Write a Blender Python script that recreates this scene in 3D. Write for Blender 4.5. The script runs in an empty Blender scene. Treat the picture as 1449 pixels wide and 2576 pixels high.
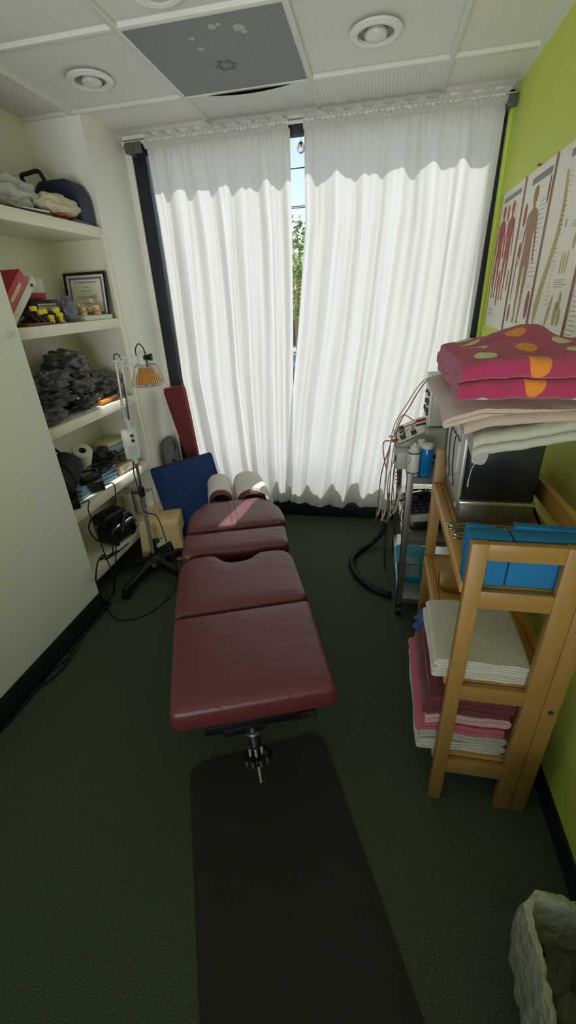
import bpy, bmesh, math, random
from mathutils import Vector, Matrix, noise
random.seed(7)
C = bpy.context.scene.collection
sc = bpy.context.scene
PI = math.pi

# ------------------------------------------------------------------ camera
F, PITCH, YAW, ROLL, HC = 1066.94, -0.46970, -0.21090, -0.05090, 1.5787
W, H = 1449, 2576
def _cam():
    cy, sy, cp, sp, cr, sr = math.cos(YAW), math.sin(YAW), math.cos(PITCH), math.sin(PITCH), math.cos(ROLL), math.sin(ROLL)
    fwd = Vector((sy*cp, cy*cp, sp)); right = Vector((cy, -sy, 0)); up = right.cross(fwd)
    return right*cr + up*sr, -right*sr + up*cr, fwd
CA, CB, CC = _cam()
def at(px, py, ax, val):
    """a pixel seen on the plane x, y or z = val"""
    d = CA*((px-W/2)/F) - CB*((py-H/2)/F) + CC
    i = 'xyz'.index(ax)
    s = (val - (0, 0, HC)[i]) / d[i]
    return Vector((0, 0, HC)) + d*s
cam = bpy.data.objects.new('camera', bpy.data.cameras.new('camera'))
C.objects.link(cam); sc.camera = cam
R = Matrix((CA, CB, -CC)).transposed().to_4x4()
cam.matrix_world = Matrix.Translation((0, 0, HC)) @ R
cam.data.sensor_fit = 'VERTICAL'; cam.data.sensor_height = 36; cam.data.lens = F/H*36
cam.data.clip_start = .02; cam.data.clip_end = 500

# ------------------------------------------------------------------ materials
def _lin(c):
    return tuple((x/12.92 if x <= .04045 else ((x+.055)/1.055)**2.4) for x in c)
def mat(name, rgb, rough=.6, metal=0., noise_s=None, amt=.12, bump=None, spec=.5, alpha=None, trans=0., coat=0., sheen=0., emit=None, ior=1.45, stretch=(1, 1, 1), transl=0.):
    """rgb in 0-255 sRGB reflectance"""
    m = bpy.data.materials.new(name); m.use_nodes = True
    nt = m.node_tree; N = nt.nodes; L = nt.links
    p = N['Principled BSDF']
    c = _lin([v/255 for v in rgb])
    p.inputs['Base Color'].default_value = (*c, 1)
    p.inputs['Roughness'].default_value = rough
    p.inputs['Metallic'].default_value = metal
    p.inputs['Specular IOR Level'].default_value = spec
    p.inputs['IOR'].default_value = ior
    p.inputs['Transmission Weight'].default_value = trans
    p.inputs['Coat Weight'].default_value = coat
    p.inputs['Sheen Weight'].default_value = sheen
    if alpha is not None: p.inputs['Alpha'].default_value = alpha
    tc = N.new('ShaderNodeTexCoord'); mp = N.new('ShaderNodeMapping'); mp.inputs['Scale'].default_value = stretch
    L.new(tc.outputs['Object'], mp.inputs['Vector'])
    if noise_s:
        n = N.new('ShaderNodeTexNoise'); n.inputs['Scale'].default_value = noise_s; n.inputs['Detail'].default_value = 4
        L.new(mp.outputs[0], n.inputs['Vector'])
        r = N.new('ShaderNodeMix'); r.data_type = 'RGBA'
        r.inputs[6].default_value = (*[x*(1-amt) for x in c], 1); r.inputs[7].default_value = (*[min(1, x*(1+amt)) for x in c], 1)
        L.new(n.outputs['Fac'], r.inputs[0]); L.new(r.outputs[2], p.inputs['Base Color'])
    if bump:
        s, st = bump[:2]
        n2 = N.new('ShaderNodeTexNoise'); n2.inputs['Scale'].default_value = s; n2.inputs['Detail'].default_value = 5
        L.new(mp.outputs[0], n2.inputs['Vector'])
        b = N.new('ShaderNodeBump'); b.inputs['Strength'].default_value = st; b.inputs['Distance'].default_value = .01 if len(bump) < 3 else bump[2]
        L.new(n2.outputs['Fac'], b.inputs['Height']); L.new(b.outputs[0], p.inputs['Normal'])
    if transl:
        t = N.new('ShaderNodeBsdfTranslucent'); t.inputs['Color'].default_value = (*c, 1)
        mx = N.new('ShaderNodeMixShader'); mx.inputs[0].default_value = transl
        L.new(p.outputs[0], mx.inputs[1]); L.new(t.outputs[0], mx.inputs[2]); L.new(mx.outputs[0], N['Material Output'].inputs[0])
    return m
def clear_film(name, rgb, op=.35, rough=.15):
    """thin clear plastic: transparent with a glossy skin and a milky share"""
    m = bpy.data.materials.new(name); m.use_nodes = True; nt = m.node_tree; N = nt.nodes; L = nt.links
    for n in list(N):
        if n.type == 'BSDF_PRINCIPLED': N.remove(n)
    c = (*_lin([v/255 for v in rgb]), 1)
    tr = N.new('ShaderNodeBsdfTransparent'); df = N.new('ShaderNodeBsdfDiffuse'); df.inputs[0].default_value = c
    gl = N.new('ShaderNodeBsdfGlossy'); gl.inputs['Roughness'].default_value = rough
    ns = N.new('ShaderNodeTexNoise'); ns.inputs['Scale'].default_value = 30; ns.inputs['Detail'].default_value = 3
    bp = N.new('ShaderNodeBump'); bp.inputs['Strength'].default_value = .6; bp.inputs['Distance'].default_value = .01
    L.new(ns.outputs['Fac'], bp.inputs['Height']); L.new(bp.outputs[0], gl.inputs['Normal'])
    m1 = N.new('ShaderNodeMixShader'); m1.inputs[0].default_value = op; L.new(tr.outputs[0], m1.inputs[1]); L.new(df.outputs[0], m1.inputs[2])
    fr = N.new('ShaderNodeFresnel'); fr.inputs[0].default_value = 1.6
    ad = N.new('ShaderNodeMath'); ad.operation = 'ADD'; ad.inputs[1].default_value = .03; L.new(fr.outputs[0], ad.inputs[0])
    m2 = N.new('ShaderNodeMixShader'); L.new(ad.outputs[0], m2.inputs[0]); L.new(m1.outputs[0], m2.inputs[1]); L.new(gl.outputs[0], m2.inputs[2])
    L.new(m2.outputs[0], N['Material Output'].inputs[0])
    return m

M = {}
M['wall'] = mat('cream wall paint', (238, 235, 225), .55, noise_s=3, amt=.03, bump=(300, .05, .002))
M['grey_wall'] = mat('pale grey wall paint', (228, 229, 219), .6, noise_s=3, amt=.03, bump=(400, .08, .002))
M['green_wall'] = mat('lime green wall paint', (208, 220, 96), .6, noise_s=4, amt=.04, bump=(250, .06, .002))
M['shelfw'] = mat('cream satin shelf paint', (234, 230, 214), .3, noise_s=5, amt=.02)
M['bb'] = mat('dark green black vinyl base', (22, 34, 34), .45)
M['tile'] = mat('mineral fibre ceiling tile', (222, 219, 212), .9, noise_s=130, amt=.16, bump=(220, .4, .003))
M['grid'] = mat('white painted metal grid', (222, 223, 214), .4)
M['alu'] = mat('dark anodised frame', (38, 44, 52), .4, metal=.2)
M['chrome'] = mat('chrome', (215, 215, 210), .12, metal=1)
M['steel'] = mat('brushed stainless', (214, 212, 204), .34, metal=.75, noise_s=8, amt=.05, stretch=(1, 20, 1))
M['darksteel'] = mat('dull angle steel', (120, 114, 108), .42, metal=.7)
M['black'] = mat('black plastic', (18, 19, 21), .4, noise_s=20, amt=.1)
M['blackrub'] = mat('black rubber cable', (14, 14, 15), .5)
M['charcoal'] = mat('charcoal fabric', (46, 50, 56), .85, noise_s=30, amt=.2, bump=(80, .4))
M['navy'] = mat('navy canvas', (24, 58, 108), .8, noise_s=60, amt=.12, bump=(500, .3, .002))
M['darkblue'] = mat('dark blue nylon', (38, 46, 74), .6, noise_s=20, amt=.15)
M['maroon_cloth'] = mat('maroon upholstery', (112, 38, 44), .7, noise_s=90, amt=.1, bump=(400, .15, .002))
M['greyplastic'] = mat('grey plastic', (88, 88, 84), .5)
M['whiteplastic'] = mat('white plastic', (212, 212, 202), .4)
M['lampmetal'] = mat('white enamel metal', (214, 216, 212), .3)
M['greypole'] = mat('satin grey pole', (176, 180, 180), .3, metal=.6)
M['amber'] = mat('amber heat lamp reflector', (206, 128, 30), .35, noise_s=10, amt=.1)
M['tanplastic'] = mat('tan plastic', (236, 204, 148), .45, noise_s=6, amt=.05)
M['wood'] = mat('honey pine', (158, 120, 64), .42, noise_s=9, amt=.16, stretch=(6, 6, .8), bump=(30, .05))  # post pine darkened for its shaded side; the rails keep a lighter tone
M['wood_y'] = mat('honey pine rail', (196, 150, 84), .42, noise_s=9, amt=.16, stretch=(6, .8, 6), bump=(30, .05))
M['wood_x'] = mat('honey pine crosspiece', (158, 120, 64), .42, noise_s=9, amt=.16, stretch=(.8, 6, 6), bump=(30, .05))  # same pine with the end frame's shade put into its colour
M['foam'] = mat('sky blue foam', (28, 112, 164), .75, noise_s=60, amt=.08, bump=(300, .2, .002))
M['towel_w'] = mat('white terry towel', (216, 212, 196), .95, noise_s=60, amt=.08, bump=(420, .8, .004), sheen=.3)
M['towel_g'] = mat('greyish white terry towel', (196, 194, 180), .95, noise_s=60, amt=.08, bump=(420, .8, .004), sheen=.3)
M['towel_b'] = mat('beige terry towel', (196, 176, 162), .95, noise_s=60, amt=.08, bump=(420, .8, .004), sheen=.3)
M['towel_p'] = mat('pink terry towel', (206, 92, 112), .95, noise_s=60, amt=.1, bump=(420, .8, .004), sheen=.3)
M['towel_lp'] = mat('light pink fleece', (218, 170, 168), .95, noise_s=60, amt=.1, bump=(300, .8, .004), sheen=.3)
M['towel_m'] = mat('burgundy terry towel', (112, 34, 52), .95, noise_s=60, amt=.1, bump=(420, .8, .004), sheen=.3)
M['towel_bl'] = mat('blue cloth', (76, 110, 176), .9, noise_s=50, amt=.1, bump=(200, .4))
M['paper'] = mat('white paper', (226, 224, 216), .8, noise_s=12, amt=.03)
M['crepe'] = mat('white table paper', (228, 224, 218), .8, noise_s=90, amt=.04, bump=(350, .5, .003), transl=.1)
M['grey_box'] = mat('putty grey enamel', (176, 178, 168), .4)
M['devdark'] = mat('dark slate plastic', (46, 50, 58), .4)
M['red'] = mat('red plastic', (170, 40, 52), .4)
M['redbinder'] = mat('red binder vinyl', (190, 44, 60), .4)
M['cardboard'] = mat('brown cardboard', (176, 146, 104), .85, noise_s=20, amt=.08)
M['yellow'] = mat('bright yellow ribbon', (226, 212, 40), .45)
M['stone'] = mat('grey crystal stone', (112, 116, 126), .3, noise_s=25, amt=.6, bump=(30, 1., .02), metal=.3)
M['bone'] = mat('cream bone model', (222, 206, 168), .4, noise_s=25, amt=.1)
M['orange'] = mat('orange disc', (214, 130, 74), .4)
M['bluepaper'] = mat('pale blue wrap', (132, 168, 200), .7, noise_s=30, amt=.12, bump=(40, .4))
M['yellowtool'] = mat('yellow orange plastic', (226, 150, 36), .35)
M['teal'] = mat('teal plastic tub', (10, 170, 190), .35, transl=.25)
M['bluegel'] = mat('clear blue gel', (10, 130, 200), .15, transl=.3, coat=.5)
M['clearblue'] = mat('frosted clear plastic', (176, 208, 222), .25, transl=.4)
M['label'] = mat('grey label', (128, 146, 144), .6)
M['ink'] = mat('dark ink', (52, 54, 58), .6)
M['greyink'] = mat('grey ink', (150, 152, 148), .7)
M['lineink'] = mat('faint text ink', (168, 168, 158), .7)
M['hotpack'] = mat('dark glossy enamel', (52, 56, 58), .22, metal=.5, noise_s=6, amt=.15)
M['hotbase'] = mat('warm grey enamel', (112, 104, 92), .35, metal=.3)
M['hotdoor'] = mat('polished steel door', (186, 184, 176), .42, metal=.45)
M['beigecord'] = mat('beige lead wire', (186, 172, 150), .5)
M['redcord'] = mat('reddish lead wire', (150, 84, 82), .5)
M['cream_hose'] = mat('cream rubber tube', (196, 190, 160), .45)
M['sand'] = mat('khaki vinyl sandbag', (166, 134, 70), .4, noise_s=12, amt=.1, bump=(24, .4))
M['mat_brown'] = mat('brown grey mat', (44, 40, 38), .9, noise_s=300, amt=.35, bump=(500, .4, .003))
M['bin'] = mat('dark bin plastic', (60, 58, 58), .5)
M['liner'] = mat('milky bin liner', (190, 194, 172), .28, transl=.3, alpha=.92, bump=(26, .9, .02))
M['trash'] = mat('crumpled grey rubbish', (92, 90, 78), .7, noise_s=16, amt=.5, bump=(18, 1., .02))
M['bagfilm'] = clear_film('clear plastic bag', (206, 212, 220), .045, .09)
M['whitefilm'] = clear_film('white plastic bag film', (226, 226, 214), .6, .3)
M['greenbag'] = clear_film('greenish clear bag', (190, 214, 180), .45)
M['linen'] = mat('off white cloth', (208, 200, 172), .85, noise_s=20, amt=.06, bump=(20, .5))
M['muscle'] = mat('red brown print', (176, 96, 88), .7, noise_s=60, amt=.35, stretch=(1, 1, .3))
M['muscle2'] = mat('brown print', (176, 136, 112), .7, noise_s=60, amt=.35, stretch=(1, 1, .3))
M['spineprint'] = mat('yellow grey print', (196, 186, 128), .7, noise_s=120, amt=.25, stretch=(1, 1, 3))
M['blueprint'] = mat('blue grey print', (140, 178, 188), .7)
M['poster'] = mat('glossy poster paper', (240, 235, 220), .35, noise_s=3, amt=.02)
M['posteredge'] = mat('brown poster edging', (150, 120, 100), .5)
M['panelgrey'] = mat('grey perforated panel', (128, 132, 132), .6, noise_s=4, amt=.05)
M['flake'] = mat('exposed pale patch', (176, 180, 176), .8)
M['bulb'] = mat('frosted bulb glass', (210, 212, 206), .25)
M['baffle'] = mat('grey baffle', (116, 120, 116), .4)
M['shade_dark'] = mat('painted opening shade', (40, 34, 40), .9)  # near-black tone painted in for shade inside openings
def pane():
    m = bpy.data.materials.new('window glass'); m.use_nodes = True; nt = m.node_tree; N = nt.nodes; L = nt.links
    N.remove(N['Principled BSDF'])
    tr = N.new('ShaderNodeBsdfTransparent'); tr.inputs[0].default_value = (.95, .97, .97, 1); gl = N.new('ShaderNodeBsdfGlossy'); gl.inputs['Roughness'].default_value = .02
    mx = N.new('ShaderNodeMixShader'); mx.inputs[0].default_value = .05
    L.new(tr.outputs[0], mx.inputs[1]); L.new(gl.outputs[0], mx.inputs[2]); L.new(mx.outputs[0], N['Material Output'].inputs[0])
    return m
M['glass'] = pane()

def leather():
    m = mat('oxblood vinyl', (100, 40, 45), .40, noise_s=14, amt=.07, spec=.8)
    nt = m.node_tree; N = nt.nodes; L = nt.links; p = N['Principled BSDF']
    tc = N.new('ShaderNodeTexCoord'); mp = N.new('ShaderNodeMapping'); mp.inputs['Scale'].default_value = (9, 34, 9)
    mp.inputs['Rotation'].default_value = (0, 0, math.radians(-20))
    L.new(tc.outputs['Object'], mp.inputs[0])
    w = N.new('ShaderNodeTexNoise'); w.inputs['Scale'].default_value = 1.0; w.inputs['Detail'].default_value = 5; w.inputs['Distortion'].default_value = .7
    L.new(mp.outputs[0], w.inputs['Vector'])
    v = N.new('ShaderNodeTexVoronoi'); v.inputs['Scale'].default_value = 380; L.new(tc.outputs['Object'], v.inputs['Vector'])
    a = N.new('ShaderNodeMath'); a.operation = 'MULTIPLY_ADD'; a.inputs[1].default_value = .07; L.new(v.outputs['Distance'], a.inputs[0]); L.new(w.outputs['Fac'], a.inputs[2])
    b = N.new('ShaderNodeBump'); b.inputs['Strength'].default_value = .42; b.inputs['Distance'].default_value = .006
    L.new(a.outputs[0], b.inputs['Height']); L.new(b.outputs[0], p.inputs['Normal'])
    return m
M['vinyl'] = leather()

def carpet():
    m = mat('dark green loop carpet', (60, 78, 60), .95)
    nt = m.node_tree; N = nt.nodes; L = nt.links; p = N['Principled BSDF']; p.inputs['Specular IOR Level'].default_value = .15
    tc = N.new('ShaderNodeTexCoord')
    a = N.new('ShaderNodeTexNoise'); a.inputs['Scale'].default_value = 380; a.inputs['Detail'].default_value = 2; L.new(tc.outputs['Object'], a.inputs['Vector'])
    r = N.new('ShaderNodeValToRGB'); r.color_ramp.elements[0].position = .35; r.color_ramp.elements[1].position = .68
    r.color_ramp.elements[0].color = (*_lin((.16, .205, .16)), 1); r.color_ramp.elements[1].color = (*_lin((.37, .425, .34)), 1)
    L.new(a.outputs['Fac'], r.inputs[0]); L.new(r.outputs[0], p.inputs['Base Color'])
    b = N.new('ShaderNodeBump'); b.inputs['Strength'].default_value = .45; b.inputs['Distance'].default_value = .003
    L.new(a.outputs['Fac'], b.inputs['Height']); L.new(b.outputs[0], p.inputs['Normal'])
    return m
M['carpet'] = carpet()

def curtain_mat():
    m = bpy.data.materials.new('white sheer curtain cloth'); m.use_nodes = True; nt = m.node_tree; N = nt.nodes; L = nt.links
    p = N['Principled BSDF']; p.inputs['Base Color'].default_value = (.82, .81, .79, 1); p.inputs['Roughness'].default_value = .8
    t = N.new('ShaderNodeBsdfTranslucent'); t.inputs[0].default_value = (.86, .85, .82, 1)
    mx = N.new('ShaderNodeMixShader'); mx.inputs[0].default_value = .5
    tc = N.new('ShaderNodeTexCoord'); n = N.new('ShaderNodeTexNoise'); n.inputs['Scale'].default_value = 500; L.new(tc.outputs['Object'], n.inputs['Vector'])
    b = N.new('ShaderNodeBump'); b.inputs['Strength'].default_value = .2; b.inputs['Distance'].default_value = .003
    L.new(n.outputs['Fac'], b.inputs['Height']); L.new(b.outputs[0], p.inputs['Normal'])
    L.new(p.outputs[0], mx.inputs[1]); L.new(t.outputs[0], mx.inputs[2]); L.new(mx.outputs[0], N['Material Output'].inputs[0])
    return m
M['curtain'] = curtain_mat()

def dots_mat():
    """orange and cream spots on a pink towel, laid out in the cloth's own uv"""
    m = mat('pink spotted towel', (190, 48, 98), .95, bump=(420, .7, .004), sheen=.3)
    nt = m.node_tree; N = nt.nodes; L = nt.links; p = N['Principled BSDF']
    uv = N.new('ShaderNodeUVMap'); uv.uv_map = 'UVMap'
    sep = N.new('ShaderNodeSeparateXYZ'); L.new(uv.outputs[0], sep.inputs[0])
    def math_(op, a, b=None):
        n = N.new('ShaderNodeMath'); n.operation = op
        for i, v in enumerate((a, b)):
            if v is None: continue
            if isinstance(v, (int, float)): n.inputs[i].default_value = v
            else: L.new(v, n.inputs[i])
        return n.outputs[0]
    P = .108
    u = math_('DIVIDE', sep.outputs[0], P); v = math_('DIVIDE', sep.outputs[1], P)
    row = math_('FLOOR', v); odd = math_('MODULO', row, 2.)
    u2 = math_('ADD', u, math_('MULTIPLY', odd, .5))
    fu = math_('SUBTRACT', math_('FRACT', u2), .5); fv = math_('SUBTRACT', math_('FRACT', v), .5)
    d = math_('SQRT', math_('ADD', math_('MULTIPLY', fu, fu), math_('MULTIPLY', fv, fv)))
    inside = math_('LESS_THAN', d, .245)
    m1 = N.new('ShaderNodeMix'); m1.data_type = 'RGBA'
    L.new(math_('GREATER_THAN', odd, .5), m1.inputs[0])
    m1.inputs[6].default_value = (*_lin((.84, .84, .66)), 1); m1.inputs[7].default_value = (*_lin((.93, .56, .16)), 1)
    m2 = N.new('ShaderNodeMix'); m2.data_type = 'RGBA'; L.new(inside, m2.inputs[0])
    m2.inputs[6].default_value = (*_lin((.70, .20, .38)), 1); L.new(m1.outputs[2], m2.inputs[7])
    L.new(m2.outputs[2], p.inputs['Base Color'])
    return m
M['dots'] = dots_mat()

def perforated(name, rgb, dark, scale, thr=.3, rough=.6, transl=0.):
    m = mat(name, rgb, rough, transl=transl)
    nt = m.node_tree; N = nt.nodes; L = nt.links; p = N['Principled BSDF']
    tc = N.new('ShaderNodeTexCoord'); mp = N.new('ShaderNodeMapping'); mp.inputs['Scale'].default_value = (scale, scale, scale); L.new(tc.outputs['Object'], mp.inputs[0])
    v = N.new('ShaderNodeTexVoronoi'); v.voronoi_dimensions = '2D'; v.inputs['Scale'].default_value = 1; v.inputs['Randomness'].default_value = 0
    L.new(mp.outputs[0], v.inputs['Vector'])
    g = N.new('ShaderNodeMath'); g.operation = 'LESS_THAN'; g.inputs[1].default_value = thr; L.new(v.outputs['Distance'], g.inputs[0])
    mx = N.new('ShaderNodeMix'); mx.data_type = 'RGBA'; L.new(g.outputs[0], mx.inputs[0])
    mx.inputs[6].default_value = (*_lin([x/255 for x in rgb]), 1); mx.inputs[7].default_value = (*_lin([x/255 for x in dark]), 1)
    L.new(mx.outputs[2], p.inputs['Base Color'])
    return m
M['perf'] = perforated('grey perforated metal', (142, 146, 146), (84, 88, 90), 110)
M['prism'] = perforated('prismatic white acrylic', (216, 218, 210), (186, 190, 186), 60, .28, .35)

# ------------------------------------------------------------------ mesh building
class B:
    def __init__(s): s.bm = bmesh.new(); s.mi = 0
    def _m(s, verts):
        fs = {f for v in verts for f in v.link_faces}
        for f in fs: f.material_index = s.mi
    def faces(s, n0):
        s.bm.faces.ensure_lookup_table()
        for f in s.bm.faces[n0:]: f.material_index = s.mi
    def box(s, c, d, rot=None, bev=0., seg=2, mtx=None):
        r = bmesh.ops.create_cube(s.bm, size=1)['verts']
        Mx = Matrix.Translation(Vector(c)) @ (rot.to_4x4() if rot is not None else Matrix.Identity(4)) @ Matrix.Diagonal((*d, 1))
        bmesh.ops.transform(s.bm, matrix=Mx, verts=r)
        s._m(r)
        if bev > 0:
            es = list({e for v in r for e in v.link_edges})
            g = bmesh.ops.bevel(s.bm, geom=es, offset=bev, segments=seg, affect='EDGES', profile=.5, clamp_overlap=True)
            for f in g['faces']: f.material_index = s.mi
        return s
    def bx(s, x0, x1, y0, y1, z0, z1, bev=0., seg=2):
        return s.box(((x0+x1)/2, (y0+y1)/2, (z0+z1)/2), (abs(x1-x0), abs(y1-y0), abs(z1-z0)), bev=bev, seg=seg)
    def prism(s, pts, d, mtx=None):
        """polygon of 3d points extruded by vector d"""
        d = Vector(d)
        a = [s.bm.verts.new(Vector(p)) for p in pts]; b = [s.bm.verts.new(Vector(p)+d) for p in pts]
        n = len(pts); k = len(s.bm.faces)
        s.bm.faces.new(a[::-1]); s.bm.faces.new(b)
        for i in range(n): s.bm.faces.new((a[i], a[(i+1) % n], b[(i+1) % n], b[i]))
        s.faces(k); return s
    def loft(s, rings, cap=True, closed=False):
        k = len(s.bm.faces)
        R = [[s.bm.verts.new(p) for p in r] for r in rings]
        n = len(R[0])
        m = len(R)
        for i in range(m if closed else m-1):
            a, b = R[i], R[(i+1) % m]
            for j in range(n): s.bm.faces.new((a[j], a[(j+1) % n], b[(j+1) % n], b[j]))
        if cap and not closed: s.bm.faces.new(R[0][::-1]); s.bm.faces.new(R[-1])
        s.faces(k); return s
    def tube(s, pts, r, n=8, closed=False, cap=True, smooth=0):
        pts = [Vector(p) for p in pts]
        if smooth: pts = catmull(pts, smooth, closed)
        m = len(pts); rings = []
        t0 = (pts[1]-pts[0]).normalized()
        up = Vector((0, 0, 1)) if abs(t0.z) < .9 else Vector((1, 0, 0))
        nn = t0.cross(up).normalized()
        for i in range(m):
            a = pts[i-1] if (i > 0 or closed) else pts[i]; b = pts[(i+1) % m] if (i < m-1 or closed) else pts[i]
            t = (b-a)
            if t.length < 1e-9: t = t0
            t.normalize()
            nn = nn - t*nn.dot(t)
            if nn.length < 1e-6: nn = t.orthogonal()
            nn.normalize(); bb = t.cross(nn)
            rr = r[i] if isinstance(r, (list, tuple)) else r
            rings.append([pts[i] + (nn*math.cos(2*PI*k/n) + bb*math.sin(2*PI*k/n))*rr for k in range(n)])
        return s.loft(rings, cap, closed)
    def cyl(s, p0, p1, r0, r1=None, n=24, cap=True):
        r1 = r0 if r1 is None else r1
        p0, p1 = Vector(p0), Vector(p1); t = (p1-p0).normalized(); a = t.orthogonal().normalized(); b = t.cross(a)
        return s.loft([[p + (a*math.cos(2*PI*k/n)+b*math.sin(2*PI*k/n))*r for k in range(n)] for p, r in ((p0, r0), (p1, r1))], cap)
    def lathe(s, prof, c=(0, 0, 0), axis=(0, 0, 1), n=28, cap=False):
        c = Vector(c); t = Vector(axis).normalized(); a = t.orthogonal().normalized(); b = t.cross(a)
        return s.loft([[c + t*z + (a*math.cos(2*PI*k/n)+b*math.sin(2*PI*k/n))*max(r, 1e-4) for k in range(n)] for r, z in prof], cap)
    def sphere(s, c, r, seg=16, squash=(1, 1, 1), nz=0., ns=6.):
        g = bmesh.ops.create_icosphere(s.bm, subdivisions=3, radius=1)['verts']
        for v in g:
            p = v.co.copy(); k = 1 + nz*noise.noise(p*ns*.5 + Vector(c)*7)
            v.co = Vector((p.x*squash[0]*r*k, p.y*squash[1]*r*k, p.z*squash[2]*r*k)) + Vector(c)
        s._m(g); return s
    def grid(s, fn, nu, nv, closed_u=False):
        k = len(s.bm.faces)
        V = [[s.bm.verts.new(fn(i/(nu if closed_u else nu-1), j/(nv-1))) for j in range(nv)] for i in range(nu)]
        for i in range(nu if closed_u else nu-1):
            for j in range(nv-1):
                s.bm.faces.new((V[i][j], V[(i+1) % nu][j], V[(i+1) % nu][j+1], V[i][j+1]))
        s.faces(k); return s
    def deform(s, fn):
        for v in s.bm.verts: v.co = fn(v.co.copy())
        return s
    def xf(s, m):
        bmesh.ops.transform(s.bm, matrix=m, verts=s.bm.verts[:]); return s

def catmull(P, k, closed=False):
    out = []; n = len(P)
    for i in range(n if closed else n-1):
        p0 = P[(i-1) % n] if (closed or i > 0) else P[0]*2-P[1]; p1 = P[i]; p2 = P[(i+1) % n]
        p3 = P[(i+2) % n] if (closed or i < n-2) else P[-1]*2-P[-2]
        for j in range(k):
            t = j/k
            out.append(.5*((2*p1) + (p2-p0)*t + (2*p0-5*p1+4*p2-p3)*t*t + (3*p1-p0-3*p2+p3)*t**3))
    if not closed: out.append(P[-1])
    return out

ORG = {}
def obj(name, b, m, parent=None, smooth=35, weld=False, uv=None):
    """links the built shape as ONE mesh object whose origin sits at its base"""
    bm = b.bm
    if weld: bmesh.ops.remove_doubles(bm, verts=bm.verts[:], dist=1e-5)
    bmesh.ops.recalc_face_normals(bm, faces=bm.faces[:])
    xs = [v.co for v in bm.verts]
    lo = Vector([min(v[i] for v in xs) for i in range(3)]); hi = Vector([max(v[i] for v in xs) for i in range(3)])
    o3 = Vector(((lo.x+hi.x)/2, (lo.y+hi.y)/2, lo.z))
    for v in bm.verts: v.co = v.co - o3
    me = bpy.data.meshes.new(name); bm.to_mesh(me); bm.free()
    for mm in (m if isinstance(m, (list, tuple)) else [m]): me.materials.append(M[mm] if isinstance(mm, str) else mm)
    if smooth:
        me.shade_smooth()
        me.set_sharp_from_angle(angle=math.radians(smooth))
    o = bpy.data.objects.new(name, me); C.objects.link(o)
    ORG[o.name] = o3
    if parent is not None:
        o.parent = parent; o.location = o3 - ORG[parent.name]
    else: o.location = o3
    return o
def tag(o, label, cat, group=None, kind=None):
    if label: o['label'] = label
    if cat: o['category'] = cat
    if group: o['group'] = group
    if kind: o['kind'] = kind
    return o
def thing(name, loc, label, cat, group=None):
    o = bpy.data.objects.new(name, None); C.objects.link(o); o.location = loc; o.empty_display_size = .05
    ORG[o.name] = Vector(loc)
    return tag(o, label, cat, group)
def struct(name, b, m, parent=None, smooth=35):
    o = obj(name, b, m, parent, smooth)
    if parent is None: o['kind'] = 'structure'
    return o
def RZ(a): return Matrix.Rotation(math.radians(a), 3, 'Z')
def nz(p, s=1.): return noise.noise(Vector(p)*s)

# ------------------------------------------------------------------ setting
XL, XR, YW, ZC = -1.53, .625, 3.026, 2.451
XB = -1.86           # back of the recess
YE = 2.59            # far end of the recess
XN, YN = -1.49, 1.70  # partition that projects on the near left
struct('floor', B().bx(-2.0, 2.2, -1.6, YW+.14, -.05, 0), 'carpet')
T = .61; X1 = -.957; YB = 2.584
gx = [X1-2*T, X1-T, X1, X1+T, X1+2*T]
gy = [YB-T*k for k in range(0, 8)]
b = B().bx(-2.0, 2.2, -1.6, YW+.14, ZC+.012, ZC+.06)
struct('ceiling', b, 'tile')
# T-bar grid, one trim per run
k = 1
for x in gx:
    struct('trim_%d' % k, B().bx(x-.012, x+.012, -1.6, YW, ZC-.004, ZC+.014, bev=.001), 'grid'); k += 1
for y in gy:
    struct('trim_%d' % k, B().bx(-2.0, XR, y-.012, y+.012, ZC-.003, ZC+.0142, bev=.001), 'grid'); k += 1
struct('trim_%d' % k, B().bx(XR-.022, XR, -1.6, YW, ZC-.006, ZC+.012), 'grid'); k += 1
struct('trim_%d' % k, B().bx(XL, XR, YW-.02, YW, ZC-.006, ZC+.012), 'grid'); k += 1
# walls
struct('wall_right', B().bx(XR, XR+.12, -1.6, YW+.12, 0, ZC+.012), 'green_wall')
struct('wall_back', B().bx(-2.0, -1.15, -1.72, -1.6, 0, ZC+.012).bx(.45, 2.2, -1.72, -1.6, 0, ZC+.012).bx(-1.15, .45, -1.72, -1.6, 1.85, ZC+.012).bx(-1.15, .45, -1.72, -1.6, 0, .20), 'grey_wall')
w2 = struct('added_window', B().bx(-1.15, -1.10, -1.70, -1.62, .20, 1.85).bx(.40, .45, -1.70, -1.62, .20, 1.85).bx(-1.10, .40, -1.70, -1.62, 1.80, 1.85).bx(-1.10, .40, -1.70, -1.62, .20, .25), 'grid')  # added window frame behind the camera, built to hold the fill lamp
bl = bpy.data.lights.new('rear_fill_light', 'AREA'); bl.shape = 'RECTANGLE'; bl.size = 1.5; bl.size_y = 1.1; bl.energy = 18; bl.spread = math.radians(92); bl.color = (.92, .965, 1)  # added fill lamp, tilted up and narrowed to brighten ceiling and camera-facing sides
blo = bpy.data.objects.new('rear_fill_light', bl); C.objects.link(blo); blo.location = (-.35, -1.55, .95); blo.rotation_euler = (math.radians(116), 0, 0)
struct('wall_left', B().bx(XB-.12, XL, YE, YW+.12, 0, ZC+.012), 'wall')
struct('wall_recess', B().bx(XB-.12, XB, 1.0, YE, 0, ZC+.012), 'wall')
b = B().bx(XN-.08, XN, -1.6, YN, 0, ZC+.012)
struct('wall_partition', b, 'grey_wall')
struct('wall_recess_end', B().bx(XB-.12, XN-.08, 1.15, 1.20, 0, ZC+.012), 'wall')
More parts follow.
